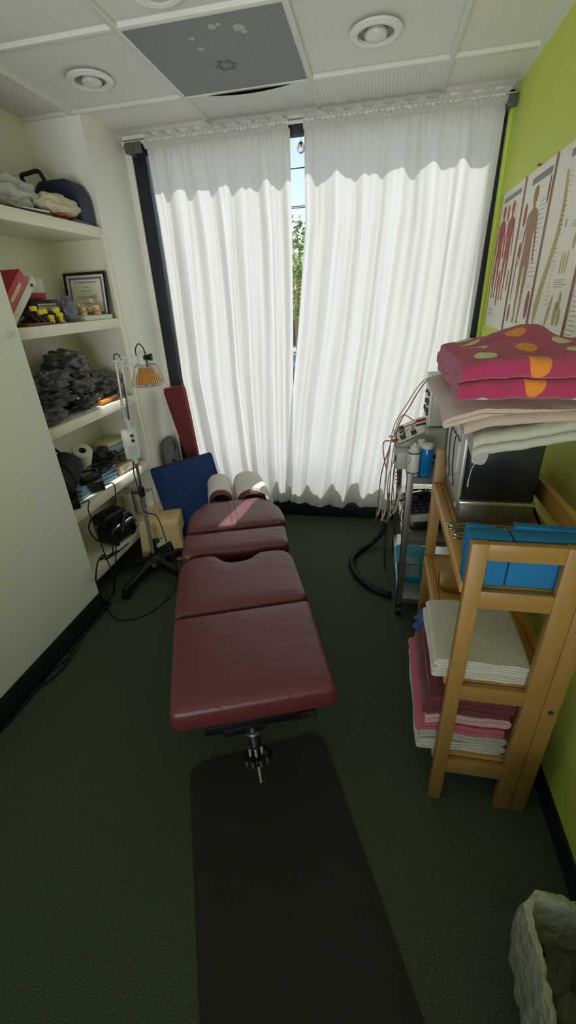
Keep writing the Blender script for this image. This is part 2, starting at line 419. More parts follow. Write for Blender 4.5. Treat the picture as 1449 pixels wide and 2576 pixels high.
b = B().bx(XN, XN+.007, -1.6, YN+.007, 0, .125, bev=.002).bx(XN-.08, XN+.007, YN, YN+.007, 0, .125, bev=.002)
struct('baseboard_left', b, 'bb')
struct('baseboard_right', B().bx(XR-.007, XR, -1.6, YW, 0, .10, bev=.002), 'bb')
# window wall: low kerb, header, jambs
struct('wall_far_low', B().bx(XL, XR, YW, YW+.036, 0, .32), 'wall')
struct('baseboard_window', B().bx(XL, XR, YW-.030, YW, 0, .12, bev=.004), 'bb')
struct('wall_far_head', B().bx(XL-.3, XR+.12, YW+.018, YW+.036, 2.440, ZC+.25), 'wall')
struct('trim_23', B().bx(-3, 3, YW+.036, YW+.14, 2.62, 2.70), 'wall')
# window 1: dark aluminium storefront frame with glass
w1 = struct('window_1', B().bx(XL, XR, YW-.005, YW+.030, 2.375, 2.442, bev=.003).bx(XL, XR, YW-.004, YW+.034, .32, .345, bev=.003), 'alu')
o = obj('window_frame', B().bx(-1.49, -1.405, YW-.012, YW+.05, .13, 2.405, bev=.003), 'alu', w1)
o = obj('window_frame', B().bx(.565, .607, YW-.012, YW+.05, .13, 2.405, bev=.003), 'alu', w1)
o = obj('glass', B().bx(-1.41, .57, YW+.018, YW+.022, .345, 2.38), 'glass', w1)
struct('trim_20', B().bx(.607, XR, YW-.05, YW+.05, .12, 2.40, bev=.004), 'green_wall')
struct('trim_21', B().bx(XL, -1.49, YW-.02, YW+.05, .12, 2.405, bev=.002), 'wall')
# recess shelving
sh = thing('built_in_shelving', (XL, 2.1, 0), 'cream built-in shelving in the left wall recess, five thick open boards', 'shelves')
for z0, z1 in ((1.915, 1.967), (1.459, 1.509), (1.005, 1.056), (.545, .601), (.155, .206)):
    obj('shelf_board', B().bx(XB, XL, YN+.001, YE-.005, z0, z1, bev=.0025).bx(XB, XN-.081, 1.2, YN+.001, z0, z1), 'shelfw', sh)
obj('side_panel', B().bx(XL-.02, XL+.004, YE-.022, YE+.022, .0, 1.93, bev=.002).bx(XB, XL, YE-.006, YE, 0, 1.95), 'shelfw', sh)
obj('toe_kick', B().bx(XB, XB+.02, 1.7, YE-.01, 0, .156), 'shelfw', sh)

# ceiling pieces
p = thing('air_return_panel', (X1+T/2, YB-T/2, ZC), 'grey perforated air return panel with pale flaked patches in the ceiling grid', 'ceiling vent')
obj('panel', B().bx(X1+.012, X1+T-.012, YB-T+.012, YB-.012, ZC-.001, ZC+.010), 'perf', p)
for px, py, s in ((532, 68, .02), (600, 70, .024), (615, 80, .012), (482, 98, .012), (505, 124, .012), (625, 97, .006), (548, 62, .010)):
    c = at(px, py, 'z', ZC-.002)
    obj('flaked_patch', B().prism([c+Vector((math.cos(a)*s*(.7+.6*random.random()), math.sin(a)*s*(.7+.6*random.random()), 0)) for a in [i*PI/4 for i in range(8)]], (0, 0, .0008)), 'flake', p)
b = B()
c = at(570, 166, 'z', ZC-.003)
b.tube([c+Vector((math.cos(a)*.032, math.sin(a)*.032, 0)) for a in [i*PI/10 for i in range(20)]], .004, 6, closed=True)
for a in range(6): b.box(c+Vector((math.cos(a*PI/3)*.042, math.sin(a*PI/3)*.042, 0)), (.016, .008, .002), RZ(a*60))
obj('stain_ring', b, mat('ring stain', (114, 118, 120), .8), p)
def sag(p):
    u = (p.x-X1)/T; v = (YW-p.y)/(YW-YB)
    s = max(0, math.sin(PI*min(max((u-.05)/.95, 0), 1)))
    return Vector((p.x, p.y, p.z - .022*s*max(0, v)**2.))
b = B().grid(lambda u, v: sag(Vector((X1+.012+u*(T-.024), YB+.008+v*(YW-YB-.03), ZC+.006))), 24, 14)
o = obj('light_diffuser', b, 'prism'); tag(o, 'white ceiling light diffuser sagging open beside the grey air return panel', 'light diffuser')
o = obj('light_diffuser', B().bx(X1+T+.012, X1+2*T-.012, YB+.012, YW-.02, ZC+.000, ZC+.009), 'prism'); tag(o, 'flat white prismatic ceiling light diffuser between the round lamp and the right curtain', 'light diffuser')
struct('trim_22', B().bx(X1+.012, X1+T-.012, YB+.003, YB+.2, ZC+.0105, ZC+.0118), 'shade_dark')  # dark sheet under the solid ceiling, stands in for the gap's shade
for px, py, r, lab in ((227, 202, .097, 'round recessed ceiling lamp over the left shelving'), (946, 81, .10, 'round recessed ceiling lamp above the right curtain'),
                       (388, -32, .098, 'round recessed ceiling lamp cut off by the top of the picture')):
    c = at(px, py, 'z', ZC)
    t = thing('recessed_ceiling_lamp', c, lab, 'ceiling lamp', 'round recessed ceiling lamps')
    obj('trim_ring', B().lathe([(r*.68, .004), (r*.70, -.008), (r*.86, -.011), (r, -.004), (r*.99, .004)], c), 'grid', t)
    obj('baffle', B().lathe([(r*.69, .0), (r*.62, .006), (r*.3, .009), (.001, .0095)], c), 'baffle', t)
    obj('bulb', B().lathe([(r*.40, .008), (r*.44, -.002), (r*.40, -.010), (r*.25, -.016), (.001, -.019)], c+Vector((0, .012, 0))), 'bulb', t)

# ------------------------------------------------------------------ curtains
def interp(tab, z):
    if z <= tab[0][0]: return tab[0][1]
    for (a, va), (b_, vb) in zip(tab, tab[1:]):
        if z <= b_: return va + (vb-va)*(z-a)/(b_-a)
    return tab[-1][1]
def curtain(name, lab, xl, xr, hem, phase, folds):
    t = thing(name, (interp(xl, 1), 2.93, 0), lab, 'curtain', 'white curtains at the shop window')
    ztop = 2.392
    def fn(u, v):
        z = ztop - v*(ztop-.05)
        zb = interp(hem, u); z = ztop - v*(ztop-zb)
        x0, x1 = interp(xl, z), interp(xr, z)
        d = ztop-z
        spread = min(1, d/.5)
        warp = .018*math.sin(2*PI*u*2.3+phase+z*.8)+.012*nz((u*6, z*.6, phase), 1)
        x = x0 + (x1-x0)*u + warp*spread*math.sin(PI*u)
        y = 2.948
        for fr, am, ph in folds:
            y += am*(.35+.65*spread)*math.sin(2*PI*fr*(u+.012*math.sin(z*2.1+ph)) + ph + .5*nz((u*3, z*.9, ph)))
        y += .020*nz((u*11, z*.35, phase), 1)*(1+spread*.8)
        y += .030*max(0, d-1.6)*nz((u*5, z*2.2, phase+3), 1) + .0025*nz((u*40, z*4, 1.))*min(1, d)
        y += .006*math.exp(-(d/.08)**2)*math.sin(u*190)
        return Vector((x, min(y, 2.992), z))
    obj('cloth', B().grid(fn, 420, 110), 'curtain', t, smooth=60)
    def hd(u, v):
        # gathered sleeve over the rod with a ruffle standing above it
        x0, x1 = interp(xl, 2.4), interp(xr, 2.4)
        a = v
        z = 2.374 + a*(.060 + .010*math.sin(u*61+phase)*a + .008*nz((u*40, 1, phase))*a)
        bul = .020*math.sin(PI*min(1, a/.62)) if a < .62 else 0
        y = 2.930 - bul + .006*math.sin(u*230+phase) + .008*nz((u*50, a*2, 5))
        return Vector((x0+(x1-x0)*u, y, z))
    obj('gathered_header', B().grid(hd, 380, 12), 'curtain', t, smooth=60)
    return t
curtain('curtain', 'left white gathered curtain, from the dark window frame to the bright gap',
        [(0, -1.255), (.25, -1.27), (.5, -1.312), (1.07, -1.368), (2.0, -1.352), (2.4, -1.362)],
        [(0, -.60), (.95, -.556), (1.34, -.540), (1.95, -.520), (2.4, -.514)],
        [(0, .14), (.3, .12), (.6, .16), (.8, .125), (1, .16)], .7, [(6.3, .024, .4), (12.2, .010, 2.1), (23, .0025, 1.0)])
curtain('curtain', 'right white gathered curtain, from the bright gap to the green wall',
        [(0, -.66), (.95, -.566), (1.34, -.513), (1.95, -.444), (2.4, -.436)],
        [(0, .40), (.6, .50), (1.3, .562), (2.0, .577), (2.4, .582)],
        [(0, .16), (.15, .125), (.33, .11), (.5, .135), (.7, .115), (1, .15)], 2.9, [(6.1, .022, 1.4), (13.7, .009, .3), (25, .0022, 1.0)])
r = thing('curtain_rod', (-.4, 2.95, 2.36), 'flat white curtain rod with grey end brackets under the ceiling', 'curtain rod')
obj('rod', B().bx(-1.50, .615, 2.925, 2.932, 2.400, 2.416, bev=.002), 'grid', r)
for x0, x1, nm in ((-1.475, -1.375, 'bracket'), (.578, .618, 'bracket')):
    obj(nm, B().bx(x0, x1, 2.90, 2.925, 2.355, 2.405, bev=.004).bx(x0, x0+.02, 2.925, 3.01, 2.36, 2.40, bev=.002).cyl((x0+.05 if x1-x0 > .06 else x0+.02, 2.9, 2.38), (x0+.05 if x1-x0 > .06 else x0+.02, 2.894, 2.38), .01), 'greyplastic', r)
c = at(757, 372, 'y', 2.985)
t = thing('hanging_crystal', c, 'faceted clear crystal drop hanging on a thread in the curtain gap', 'crystal')
b = B().lathe([(.001, .032), (.010, .024), (.020, .010), (.023, -.002), (.018, -.016), (.008, -.024), (.001, -.027)], c, n=10)
obj('crystal', b, mat('cut glass', (240, 236, 245), .02, trans=1., ior=1.5), t, smooth=0)
obj('thread', B().tube([c+Vector((-.004, 0, .030)), c+Vector((-.006, 0, .09))], .0008, 5).tube([c+Vector((.004, 0, .030)), c+Vector((.006, 0, .09))], .0008, 5), 'blackrub', t)

# ------------------------------------------------------------------ folded cloth
def folded(x0, x1, y0, y1, z0, n, t, gap=.002, start='r', dx=None, deform=None, ny=26, step=.012, axis='y', over=None):
    """a sheet folded back and forth n times; the fold loops lie at x0 / x1, the cut edges face -y and +y"""
    pitch = t+gap; pts = []
    dirn = 1 if start == 'l' else -1
    for i in range(n):
        a, b_ = (x0, x1) if dirn > 0 else (x1, x0)
        if over: a, b_ = a+over[i][0 if dirn > 0 else 1], b_+over[i][1 if dirn > 0 else 0]
        k = max(2, int(abs(b_-a)/step))
        for j in range(k+1): pts.append((a+(b_-a)*j/k, z0+t/2+i*pitch))
        if i < n-1:
            for j in range(1, 6):
                an = -PI/2+PI*j/6
                pts.append((b_+dirn*math.cos(an)*pitch/2*1.0, z0+t/2+i*pitch+pitch/2+math.sin(an)*pitch/2))
        dirn = -dirn
    S = [0]
    for a, b_ in zip(pts, pts[1:]): S.append(S[-1]+math.hypot(b_[0]-a[0], b_[1]-a[1]))
    L_, R_ = [], []
    for i, p_ in enumerate(pts):
        a = pts[max(0, i-1)]; c_ = pts[min(len(pts)-1, i+1)]
        d = Vector((c_[0]-a[0], c_[1]-a[1])).normalized(); nn = Vector((-d.y, d.x))*t/2
        L_.append((p_[0]+nn.x, p_[1]+nn.y)); R_.append((p_[0]-nn.x, p_[1]-nn.y))
    q = B(); bm = q.bm; uvl = bm.loops.layers.uv.new('UVMap')
    cols = []
    for i in range(ny+1):
        y = y0+(y1-y0)*i/ny
        f = deform or (lambda v: v)
        cols.append(([bm.verts.new(f(Vector((p_[0], y, p_[1])))) for p_ in L_], [bm.verts.new(f(Vector((p_[0], y, p_[1])))) for p_ in R_]))
    def quad(vs, uvs):
        fc = bm.faces.new(vs)
        for l, w in zip(fc.loops, uvs): l[uvl].uv = w
    N_ = len(pts)
    for i in range(ny):
        ya, yb = y0+(y1-y0)*i/ny, y0+(y1-y0)*(i+1)/ny
        for side in (0, 1):
            A, D = cols[i][side], cols[i+1][side]
            for j in range(N_-1): quad((A[j], A[j+1], D[j+1], D[j]), ((S[j], ya), (S[j+1], ya), (S[j+1], yb), (S[j], yb)))
        for j in (0, N_-1):
            quad((cols[i][0][j], cols[i][1][j], cols[i+1][1][j], cols[i+1][0][j]), ((S[j], ya), (S[j], ya), (S[j], yb), (S[j], yb)))
    for i, y in ((0, y0), (ny, y1)):
        for j in range(N_-1): quad((cols[i][0][j], cols[i][0][j+1], cols[i][1][j+1], cols[i][1][j]), ((0, 0),)*4)
    return q

def inset(poly, d):
    n = len(poly); out = []
    ar = sum(poly[i][0]*poly[(i+1) % n][1]-poly[(i+1) % n][0]*poly[i][1] for i in range(n))
    sg = 1 if ar > 0 else -1
    for i in range(n):
        a, p_, c_ = Vector(poly[i-1]), Vector(poly[i]), Vector(poly[(i+1) % n])
        d1 = (p_-a).normalized(); d2 = (c_-p_).normalized()
        n1 = Vector((-d1.y, d1.x))*sg; n2 = Vector((-d2.y, d2.x))*sg
        m_ = (n1+n2)
        if m_.length < 1e-6: m_ = n1.copy()
        m_.normalize(); k_ = d/max(.5, m_.dot(n1))
        out.append((p_+m_*k_).to_tuple())
    return out
def roundpoly(poly, r, seg=5):
    out = []; n = len(poly)
    for i in range(n):
        p_ = Vector(poly[i]); a = Vector(poly[i-1])-p_; c_ = Vector(poly[(i+1) % n])-p_
        k_ = min(r, a.length*.45, c_.length*.45)
        A, D = p_+a.normalized()*k_, p_+c_.normalized()*k_
        for j in range(seg+1):
            t_ = j/seg; out.append(((A*(1-t_)**2 + p_*2*t_*(1-t_) + D*t_*t_)).to_tuple())
    return out
def densify(poly, d):
    out = []; n = len(poly)
    for i in range(n):
        a, c_ = Vector(poly[i]), Vector(poly[(i+1) % n]); k_ = max(1, int((c_-a).length/d))
        for j in range(k_): out.append((a+(c_-a)*j/k_).to_tuple())
    return out
def cushion(poly, z0, z1, edge=.028, dome=.006, world=lambda u, v, z: Vector((u, v, z)), low=.012, rr=.02):
    """upholstered pad: rounded outline, soft rolled top edge, slightly domed top"""
    P = densify(roundpoly(poly, rr), .02)
    q = B(); rings = []
    for d, z in [(low, z0), (.003, z0+low*.6), (0, z0+low*1.4), (-.002, (z0+z1)/2)] + [(edge*(1-math.cos(a)), z1-dome-edge*(1-math.sin(a))) for a in [PI/2*i/6 for i in range(0, 6)]]:
        rings.append([world(u, v, z) for u, v in inset(P, d)])
    q.loft(rings, cap=False)
    bm = q.bm; n = len(P)
    bm.verts.ensure_lookup_table()
    last = [bm.verts[i] for i in range(len(bm.verts)-n, len(bm.verts))]; first = [bm.verts[i] for i in range(n)]
    bm.faces.new(first[::-1])
    ring = inset(P, edge*(1-math.cos(PI/2*5/6)))
    x0, x1 = min(p[0] for p in ring), max(p[0] for p in ring); y0, y1 = min(p[1] for p in ring), max(p[1] for p in ring)
    pts = [Vector(p) for p in ring]; st_ = max(.012, min(x1-x0, y1-y0)/16)
    def dist(p):
        m_ = 9
        for i in range(n):
            a_, b_ = Vector(ring[i-1]), Vector(ring[i]); ab = b_-a_; L2 = ab.length_squared
            t_ = 0 if L2 == 0 else max(0, min(1, (p-a_).dot(ab)/L2)); m_ = min(m_, (a_+ab*t_-p).length)
        return m_
    def inside(p):
        c = False
        for i in range(n):
            (ax, ay), (bx_, by_) = ring[i-1], ring[i]
            if (ay > p.y) != (by_ > p.y) and p.x < (bx_-ax)*(p.y-ay)/(by_-ay)+ax: c = not c
        return c
    D = [0]*n
    for i in range(int((x1-x0)/st_)+1):
        for j in range(int((y1-y0)/st_)+1):
            p = Vector((x0+st_*(i+.5), y0+st_*(j+.5)))
            if inside(p):
                d = dist(p)
                if d > st_*.45: pts.append(p); D.append(d)
    from mathutils.geometry import delaunay_2d_cdt
    vo, _, fo_, ov, _, _ = delaunay_2d_cdt(pts, [(i, (i+1) % n) for i in range(n)], [], 1, 1e-6)
    zr = z1-dome-edge*(1-math.sin(PI/2*5/6)); V = []
    for i, p in enumerate(vo):
        k_ = ov[i][0] if ov[i] else -1
        if 0 <= k_ < n: V.append(last[k_])
        else:
            d = D[k_] if k_ >= 0 else .01
            V.append(bm.verts.new(world(p.x, p.y, zr+(z1-zr)*(1-math.exp(-d/.022)))))
    for f in fo_:
        try: bm.faces.new([V[i] for i in f])
        except ValueError: pass
    return q

# ------------------------------------------------------------------ treatment table
TH = math.radians(111.5); TV = Vector((math.cos(TH), math.sin(TH), 0)); TU = Vector((TV.y, -TV.x, 0)); TO = Vector((-.30, .75, 0))
def tw(u, v, z): return TO + TU*u + TV*v + Vector((0, 0, z))
TR = Matrix((TU, TV, Vector((0, 0, 1)))).transposed()
tb = thing('treatment_table', tw(.02, .7, 0), 'oxblood vinyl chiropractic treatment table with four separate pads', 'treatment table')
pads = [
 ('leg_pad', [(-.232, .078), (.278, .066), (.288, .503), (-.238, .511)], .425, .522, .026),
 ('torso_pad', [(-.238, .519), (.288, .510), (.287, .835), (.262, .882), (.228, .898), (.150, .901), (.118, .888), (.088, .856), (.055, .846), (.005, .846), (-.028, .866), (-.058, .910), (-.085, .926), (-.170, .926), (-.212, .890), (-.232, .835)], .44, .524, .025),
 ('chest_pad', [(-.226, .958), (.292, .932), (.304, 1.118), (.290, 1.126), (-.205, 1.150), (-.218, 1.142)], .45, .525, .026),
 ('head_pad', [(-.206, 1.180), (.312, 1.152), (.322, 1.235), (.312, 1.345), (.226, 1.500), (-.112, 1.500), (-.190, 1.365)], .45, .530, .026),
]
for nm, poly, z0, z1, e in pads:
    po = obj(nm, cushion(poly, z0, z1, e, .006, tw, rr=.029), 'vinyl', tb, smooth=60)
    if nm == 'head_pad':
        obj('seam', B().tube([tw(.066, 1.185, .5305), tw(.064, 1.33, .5315), tw(.06, 1.475, .5305)], .0016, 6).tube([tw(.036, 1.19, .5305), tw(.034, 1.33, .5315), tw(.03, 1.475, .5305)], .0012, 6), 'maroon_cloth', po)
    if nm == 'torso_pad':
        P_ = inset(densify(roundpoly(poly, .029), .02), .004)
        obj('piping', B().tube([tw(u, v, z0+.012) for u, v in P_], .004, 6, closed=True), 'linen', po)
b = B().box(tw(.03, .70, .405), (.34, .86, .035), TR, bev=.004).box(tw(.03, 1.15, .425), (.30, .62, .03), TR, bev=.004)
b.box(tw(.03, .30, .408), (.30, .34, .03), TR, bev=.004)
obj('frame', b, 'black', tb)
obj('base_cabinet', B().box(tw(.03, .85, .20), (.26, .62, .40), TR, bev=.01), 'black', tb)
obj('foot_plate', B().box(tw(.03, .85, .012), (.44, .85, .024), TR, bev=.008), 'black', tb)
q = Matrix.Translation(tw(0, 0, 0)) @ TR.to_4x4()
b = B().box(tw(.165, .085, .397), (.090, .012, .028), TR, bev=.001).box(tw(.207, .10, .400), (.006, .05, .036), TR, bev=.001)
obj('bracket', b, 'chrome', tb)
obj('cross_bar', B().box(tw(.01, .10, .412), (.30, .05, .036), TR, bev=.004).box(tw(-.02, .085, .395), (.13, .03, .03), TR, bev=.004), 'black', tb)
# height adjusting stem under the foot end
k0, k1 = tw(.005, .09, .395), tw(.010, .012, .255)
ax = (k1-k0).normalized()
b = B().cyl(k0, k0+ax*.075, .021, .019)
st = obj('crank_stem', b, 'black', tb)
obj('collar', B().lathe([(.020, 0), (.025, .003), (.025, .010), (.020, .013)], k0+ax*.02, ax), 'darksteel', st)
b = B()
c = k0+ax*.105
b.lathe([(.001, -.014), (.020, -.014), (.036, -.008), (.041, 0), (.036, .010), (.018, .014), (.001, .014)], c, ax, n=36)
a_ = ax.orthogonal().normalized(); b_ = ax.cross(a_)
for i in range(9):
    d_ = a_*math.cos(2*PI*i/9)+b_*math.sin(2*PI*i/9)
    b.cyl(c+d_*.036-ax*.009, c+d_*.036+ax*.009, .011, n=12)
kn = obj('knob', b, 'black', st)
for i in range(5):
    pass
b = B()
for i in range(6):
    d_ = a_*math.cos(2*PI*i/6)+b_*math.sin(2*PI*i/6)
    b.cyl(k0+ax*.068+d_*.021, k0+ax*.092+d_*.021, .006, n=10)
obj('clamp_fingers', b, 'darksteel', st)
obj('rod_tip', B().cyl(c+ax*.012, c+ax*.075, .0085, n=20), 'chrome', st)

# two face cushions wrapped in paper
def facepad(u0, u1, v0, v1, lab, flap):
    t = thing('face_cushion', tw((u0+u1)/2, (v0+v1)/2, .44), lab, 'face cushion')
    cu, hw = (u0+u1)/2, (u1-u0)/2
    def shell(ex, v0_, v1_, zt):
        def fn(a, w):
            v = v0_+(v1_-v0_)*w
            endk = math.sqrt(max(0, 1-(max(0, (w-.82)/.18))**2))*.55+.45
            endk *= 1 if w > .06 else .80+.2*math.sqrt(w/.06)
            an = PI*a
            uu = cu-(hw+ex)*math.cos(an)*endk*(1 if abs(math.cos(an)) < .96 else .99)
            zz = .455 + (zt-.455)*(math.sin(an)**.55)*endk
            return tw(uu, v, zz)
        return fn
    q = B().grid(shell(0, v0, v1-.01, .560), 28, 22)
    bm = q.bm
    bmesh.ops.holes_fill(bm, edges=[e for e in bm.edges if e.is_boundary], sides=0)
    obj('pad', q, 'vinyl', t, smooth=60)
    def pf(a, w):
        p_ = shell(.007, v0+.02, v1+.004, .568)(a, w)
        if flap and a > .55: p_ += TU*(.035*(a-.55)/.45*(1-w)) + Vector((0, 0, .02*(a-.55)*(1-w)))+TV*(-.10*(a-.55)*(1-w))
        p_.z += .003*nz(p_*14)
        return p_
    obj('paper_cover', B().grid(pf, 34, 26), 'crepe', t, smooth=60)
facepad(-.082, .060, 1.548, 1.865, 'left face cushion wrapped in white paper at the head of the table', False)
facepad(.088, .262, 1.500, 1.860, 'right face cushion in white paper, lit by the sun patch', True)

# floor mat
ma = math.radians(114.8); MV = Vector((math.cos(ma), math.sin(ma), 0)); MU = Vector((MV.y, -MV.x, 0)); MO = at(808, 1838, 'z', 0)
t_ = [MO+MU*u+MV*v for u, v in ((0, 0), (-.53, 0), (-.53, -1.95), (0, -1.95))]
pp = roundpoly([(p_.x, p_.y) for p_ in t_], .065, 8)
b = B(); pr = pp
b.loft([[Vector((x, y, .0005)) for x, y in pr], [Vector((x, y, .006)) for x, y in inset(pr, .002)], [Vector((x, y, .011)) for x, y in inset(pr, .028)]])
tag(obj('floor_mat', b, 'mat_brown', None, 4), 'long dark brown-grey standing mat on the green carpet at the table foot', 'floor mat')

# ------------------------------------------------------------------ heat lamp
LX, LY = -1.368, 2.125
lp = thing('heat_lamp', (LX, LY, 0), 'white mineral heat lamp with amber head on a five-legged rolling stand', 'heat lamp')
obj('base_hub', B().lathe([(.001, .055), (.070, .055), (.075, .066), (.068, .085), (.040, .100), (.022, .118), (.020, .135), (.001, .135)], (LX, LY, 0), n=36), 'black', lp)
for i in range(5):
    an = math.radians(-97+72*i); d_ = Vector((math.cos(an), math.sin(an), 0)); s_ = Vector((-d_.y, d_.x, 0))
    c0 = Vector((LX, LY, 0)); rg = []
    for rr, w, zc, h in ((.02, .030, .075, .050), (.10, .026, .074, .046), (.20, .024, .070, .040), (.30, .022, .064, .034), (.325, .017, .062, .028)):
        cc = c0+d_*rr+Vector((0, 0, zc))
        rg.append([cc+s_*w+Vector((0, 0, -h/2)), cc+s_*w*.8+Vector((0, 0, h/2*.6)), cc+s_*w*.45+Vector((0, 0, h/2)), cc-s_*w*.45+Vector((0, 0, h/2)), cc-s_*w*.8+Vector((0, 0, h/2*.6)), cc-s_*w+Vector((0, 0, -h/2))])
    lg = obj('leg', B().loft(rg), 'black', lp)
    cc = c0+d_*.312
    obj('caster', B().cyl(cc+s_*.007+Vector((0, 0, .0225)), cc+s_*.019+Vector((0, 0, .0225)), .0225).cyl(cc-s_*.019+Vector((0, 0, .0225)), cc-s_*.007+Vector((0, 0, .0225)), .0225).cyl(cc+Vector((0, 0, .02)), cc+Vector((0, 0, .055)), .009), 'black', lg)
p0, p1, p2 = Vector((LX, LY, .12)), Vector((-1.354, LY+.002, .575)), Vector((-1.346, LY+.003, .785))
obj('pole', B().cyl(p0, p1, .0125), 'greypole', lp)
obj('inner_pole', B().cyl(p1, p2, .009), 'chrome', lp)
obj('pole_clamp', B().cyl(p1-Vector((0, 0, .035)), p1+Vector((0, 0, .02)), .019).cyl(p1+Vector((-.012, -.01, -.01)), p1+Vector((-.050, -.025, -.008)), .010), 'black', lp)
bxm = RZ(28)
bc = Vector((-1.352, LY, .872))
hb = obj('control_box', B().box(bc, (.082, .048, .175), bxm, bev=.006), 'lampmetal', lp)
fn_ = bxm @ Vector((0, -1, 0)); fu_ = bxm @ Vector((1, 0, 0))
for dz in (.048, .020):
    c = bc+fn_*.024+fu_*.016+Vector((0, 0, dz)); obj('button', B().cyl(c, c+fn_*.005, .0095, n=16), 'black', hb)
b = B()
for i in range(6): b.box(bc+fn_*.0245+fu_*.003+Vector((0, 0, -.012-.010*i)), (.045, .001, .0016), bxm)
obj('printed_lines', b, 'greyink', hb)
b = B()
for du, dz in ((-.034, .078), (.034, .078), (0, .078), (-.034, -.078), (.034, -.078)): b.cyl(bc+fn_*.0235+fu_*du+Vector((0, 0, dz)), bc+fn_*.0255+fu_*du+Vector((0, 0, dz)), .0028, n=10)
obj('screw', b, 'darksteel', hb)
obj('neck', B().cyl((-1.348, LY, .752), (-1.350, LY, .79), .014), 'lampmetal', lp)
# sprung arm
a0, a1 = Vector((-1.343, LY, .955)), Vector((-1.318, LY, 1.318))
sd = Vector((.5, -.86, 0))*.0
b = B().cyl(a0-Vector((0, 0, .01)), a0+Vector((.002, 0, .07)), .010)
obj('arm_stub', b, 'lampmetal', lp)
def bar(p, q_, w=.010, h=.016):
    p, q_ = Vector(p), Vector(q_); d = (q_-p); y = d.normalized(); x = y.cross(Vector((.3, -.95, 0.05))).normalized(); z = x.cross(y)
    rt = Matrix((x, y, z)).transposed()
    return (p+q_)/2, (w, d.length, h), rt
fo = Vector((.004, -.016, 0))
b = B()
for s_ in (-1, 1):
    of = Vector((.010*s_, .010*s_, 0))
    b.box(*bar(Vector((-1.342, LY, 1.00))+of, a1+of, .009, .013), bev=.001)
b.cyl(a1+Vector((-.024, -.012, 0)), a1+Vector((.024, .012, 0)), .007)
obj('lower_arm', b, 'lampmetal', lp)
b = B()
for s_ in (-1, 1):
    of = Vector((.014*s_, -.012, 0)); pts = []
    q0, q1 = Vector((-1.341, LY, 1.01))+of, Vector((-1.327, LY, 1.20))+of
    for i in range(200):
        w = i/199; ce = q0.lerp(q1, w); pts.append(ce+Vector((math.cos(w*2*PI*28), math.sin(w*2*PI*28), 0))*.0055)
    b.tube(pts, .0016, 4)
    b.tube([q1, q1.lerp(a1+of, .5)], .002, 5)
obj('spring', b, 'black', lp)
h0, h1 = a1, Vector((-1.196, LY-.01, 1.322))
b = B()
for dz in (-.026, .010):
    b.box(*bar(h0+Vector((0, 0, dz)), h1+Vector((0, 0, dz+.01)), .011, .012), bev=.001)
obj('upper_arm', b, 'lampmetal', lp)
hd0 = Vector((-1.168, LY-.01, 1.335))
b = B().box(h1+Vector((.008, 0, 0)), (.020, .034, .056), bev=.003)
obj('knuckle', b, 'lampmetal', lp)
b = B().lathe([(.001, .040), (.022, .036), (.031, .018), (.033, -.020), (.036, -.028), (.001, -.03)], hd0+Vector((0, 0, -.01)), n=28)
hh = obj('lamp_housing', b, 'lampmetal', lp)
obj('tilt_knob', B().cyl(hd0+Vector((.018, -.02, .0)), hd0+Vector((.052, -.026, .002)), .013, n=12).box(hd0+Vector((.056, -.026, .003)), (.014, .012, .034), bev=.003), 'black', hh)
sc_ = hd0+Vector((.004, 0, -.042))
b = B(); b.lathe([(.030, -.004), (.038, -.010), (.074, -.082), (.071, -.083), (.035, -.013), (.028, -.006)], sc_, n=48)
obj('reflector', b, 'amber', lp)
obj('ceramic_collar', B().lathe([(.001, .012), (.030, .012), (.034, -.012), (.001, -.012)], sc_, n=28), 'linen', lp)
b = B()
NP = 44
for i in range(NP):
    an = 2*PI*i/NP
    b.tube([sc_+Vector((math.cos(an)*r_, math.sin(an)*r_, z_)) for r_, z_ in ((.034, .012), (.055, .002), (.066, -.030), (.082, -.078), (.080, -.094))], .0009, 4, smooth=3)
for r_, z_ in ((.0845, -.082), (.082, -.094), (.058, -.098), (.034, -.1)):
    b.tube([sc_+Vector((math.cos(a)*r_, math.sin(a)*r_, z_)) for a in [2*PI*i/36 for i in range(36)]], .0017 if r_ > .08 else .0009, 5, closed=True)
for i in range(12):
    an = 2*PI*i/12; b.tube([sc_+Vector((math.cos(an)*.082, math.sin(an)*.082, -.094)), sc_+Vector((math.cos(an)*.01, math.sin(an)*.01, -.101))], .0008, 4)
obj('wire_guard', b, 'steel', lp)
obj('head_cord', B().tube([h1+Vector((-.005, -.01, .02)), h1+Vector((.0, -.012, .055)), hd0+Vector((-.004, -.014, .066)), hd0+Vector((.030, -.036, .040)), hd0+Vector((.034, -.040, -.01)), hd0+Vector((.032, -.038, -.045))], .0028, 7, smooth=8).tube([a1+Vector((-.016, -.01, -.012)), a1+Vector((-.016, -.008, .028)), a1+Vector((.006, -.004, .034)), a1+Vector((.020, -.006, .004))], .0028, 7, smooth=8), 'blackrub', lp)
obj('power_cord', B().tube([Vector((-1.352, LY-.018, .77)), Vector((-1.362, LY-.022, .68)), Vector((-1.352, LY-.024, .57)), Vector((-1.33, LY-.05, .46)), at(395, 1300, 'y', 2.05), at(420, 1365, 'y', 1.98), at(440, 1410, 'y', 1.93), at(446, 1450, 'z', .10), at(440, 1480, 'z', .03), at(410, 1518, 'z', .006), at(370, 1545, 'z', .006), at(330, 1558, 'z', .006), at(295, 1558, 'z', .006), at(272, 1535, 'z', .006), at(262, 1515, 'z', .006)], .0034, 7, smooth=8), 'blackrub', lp)

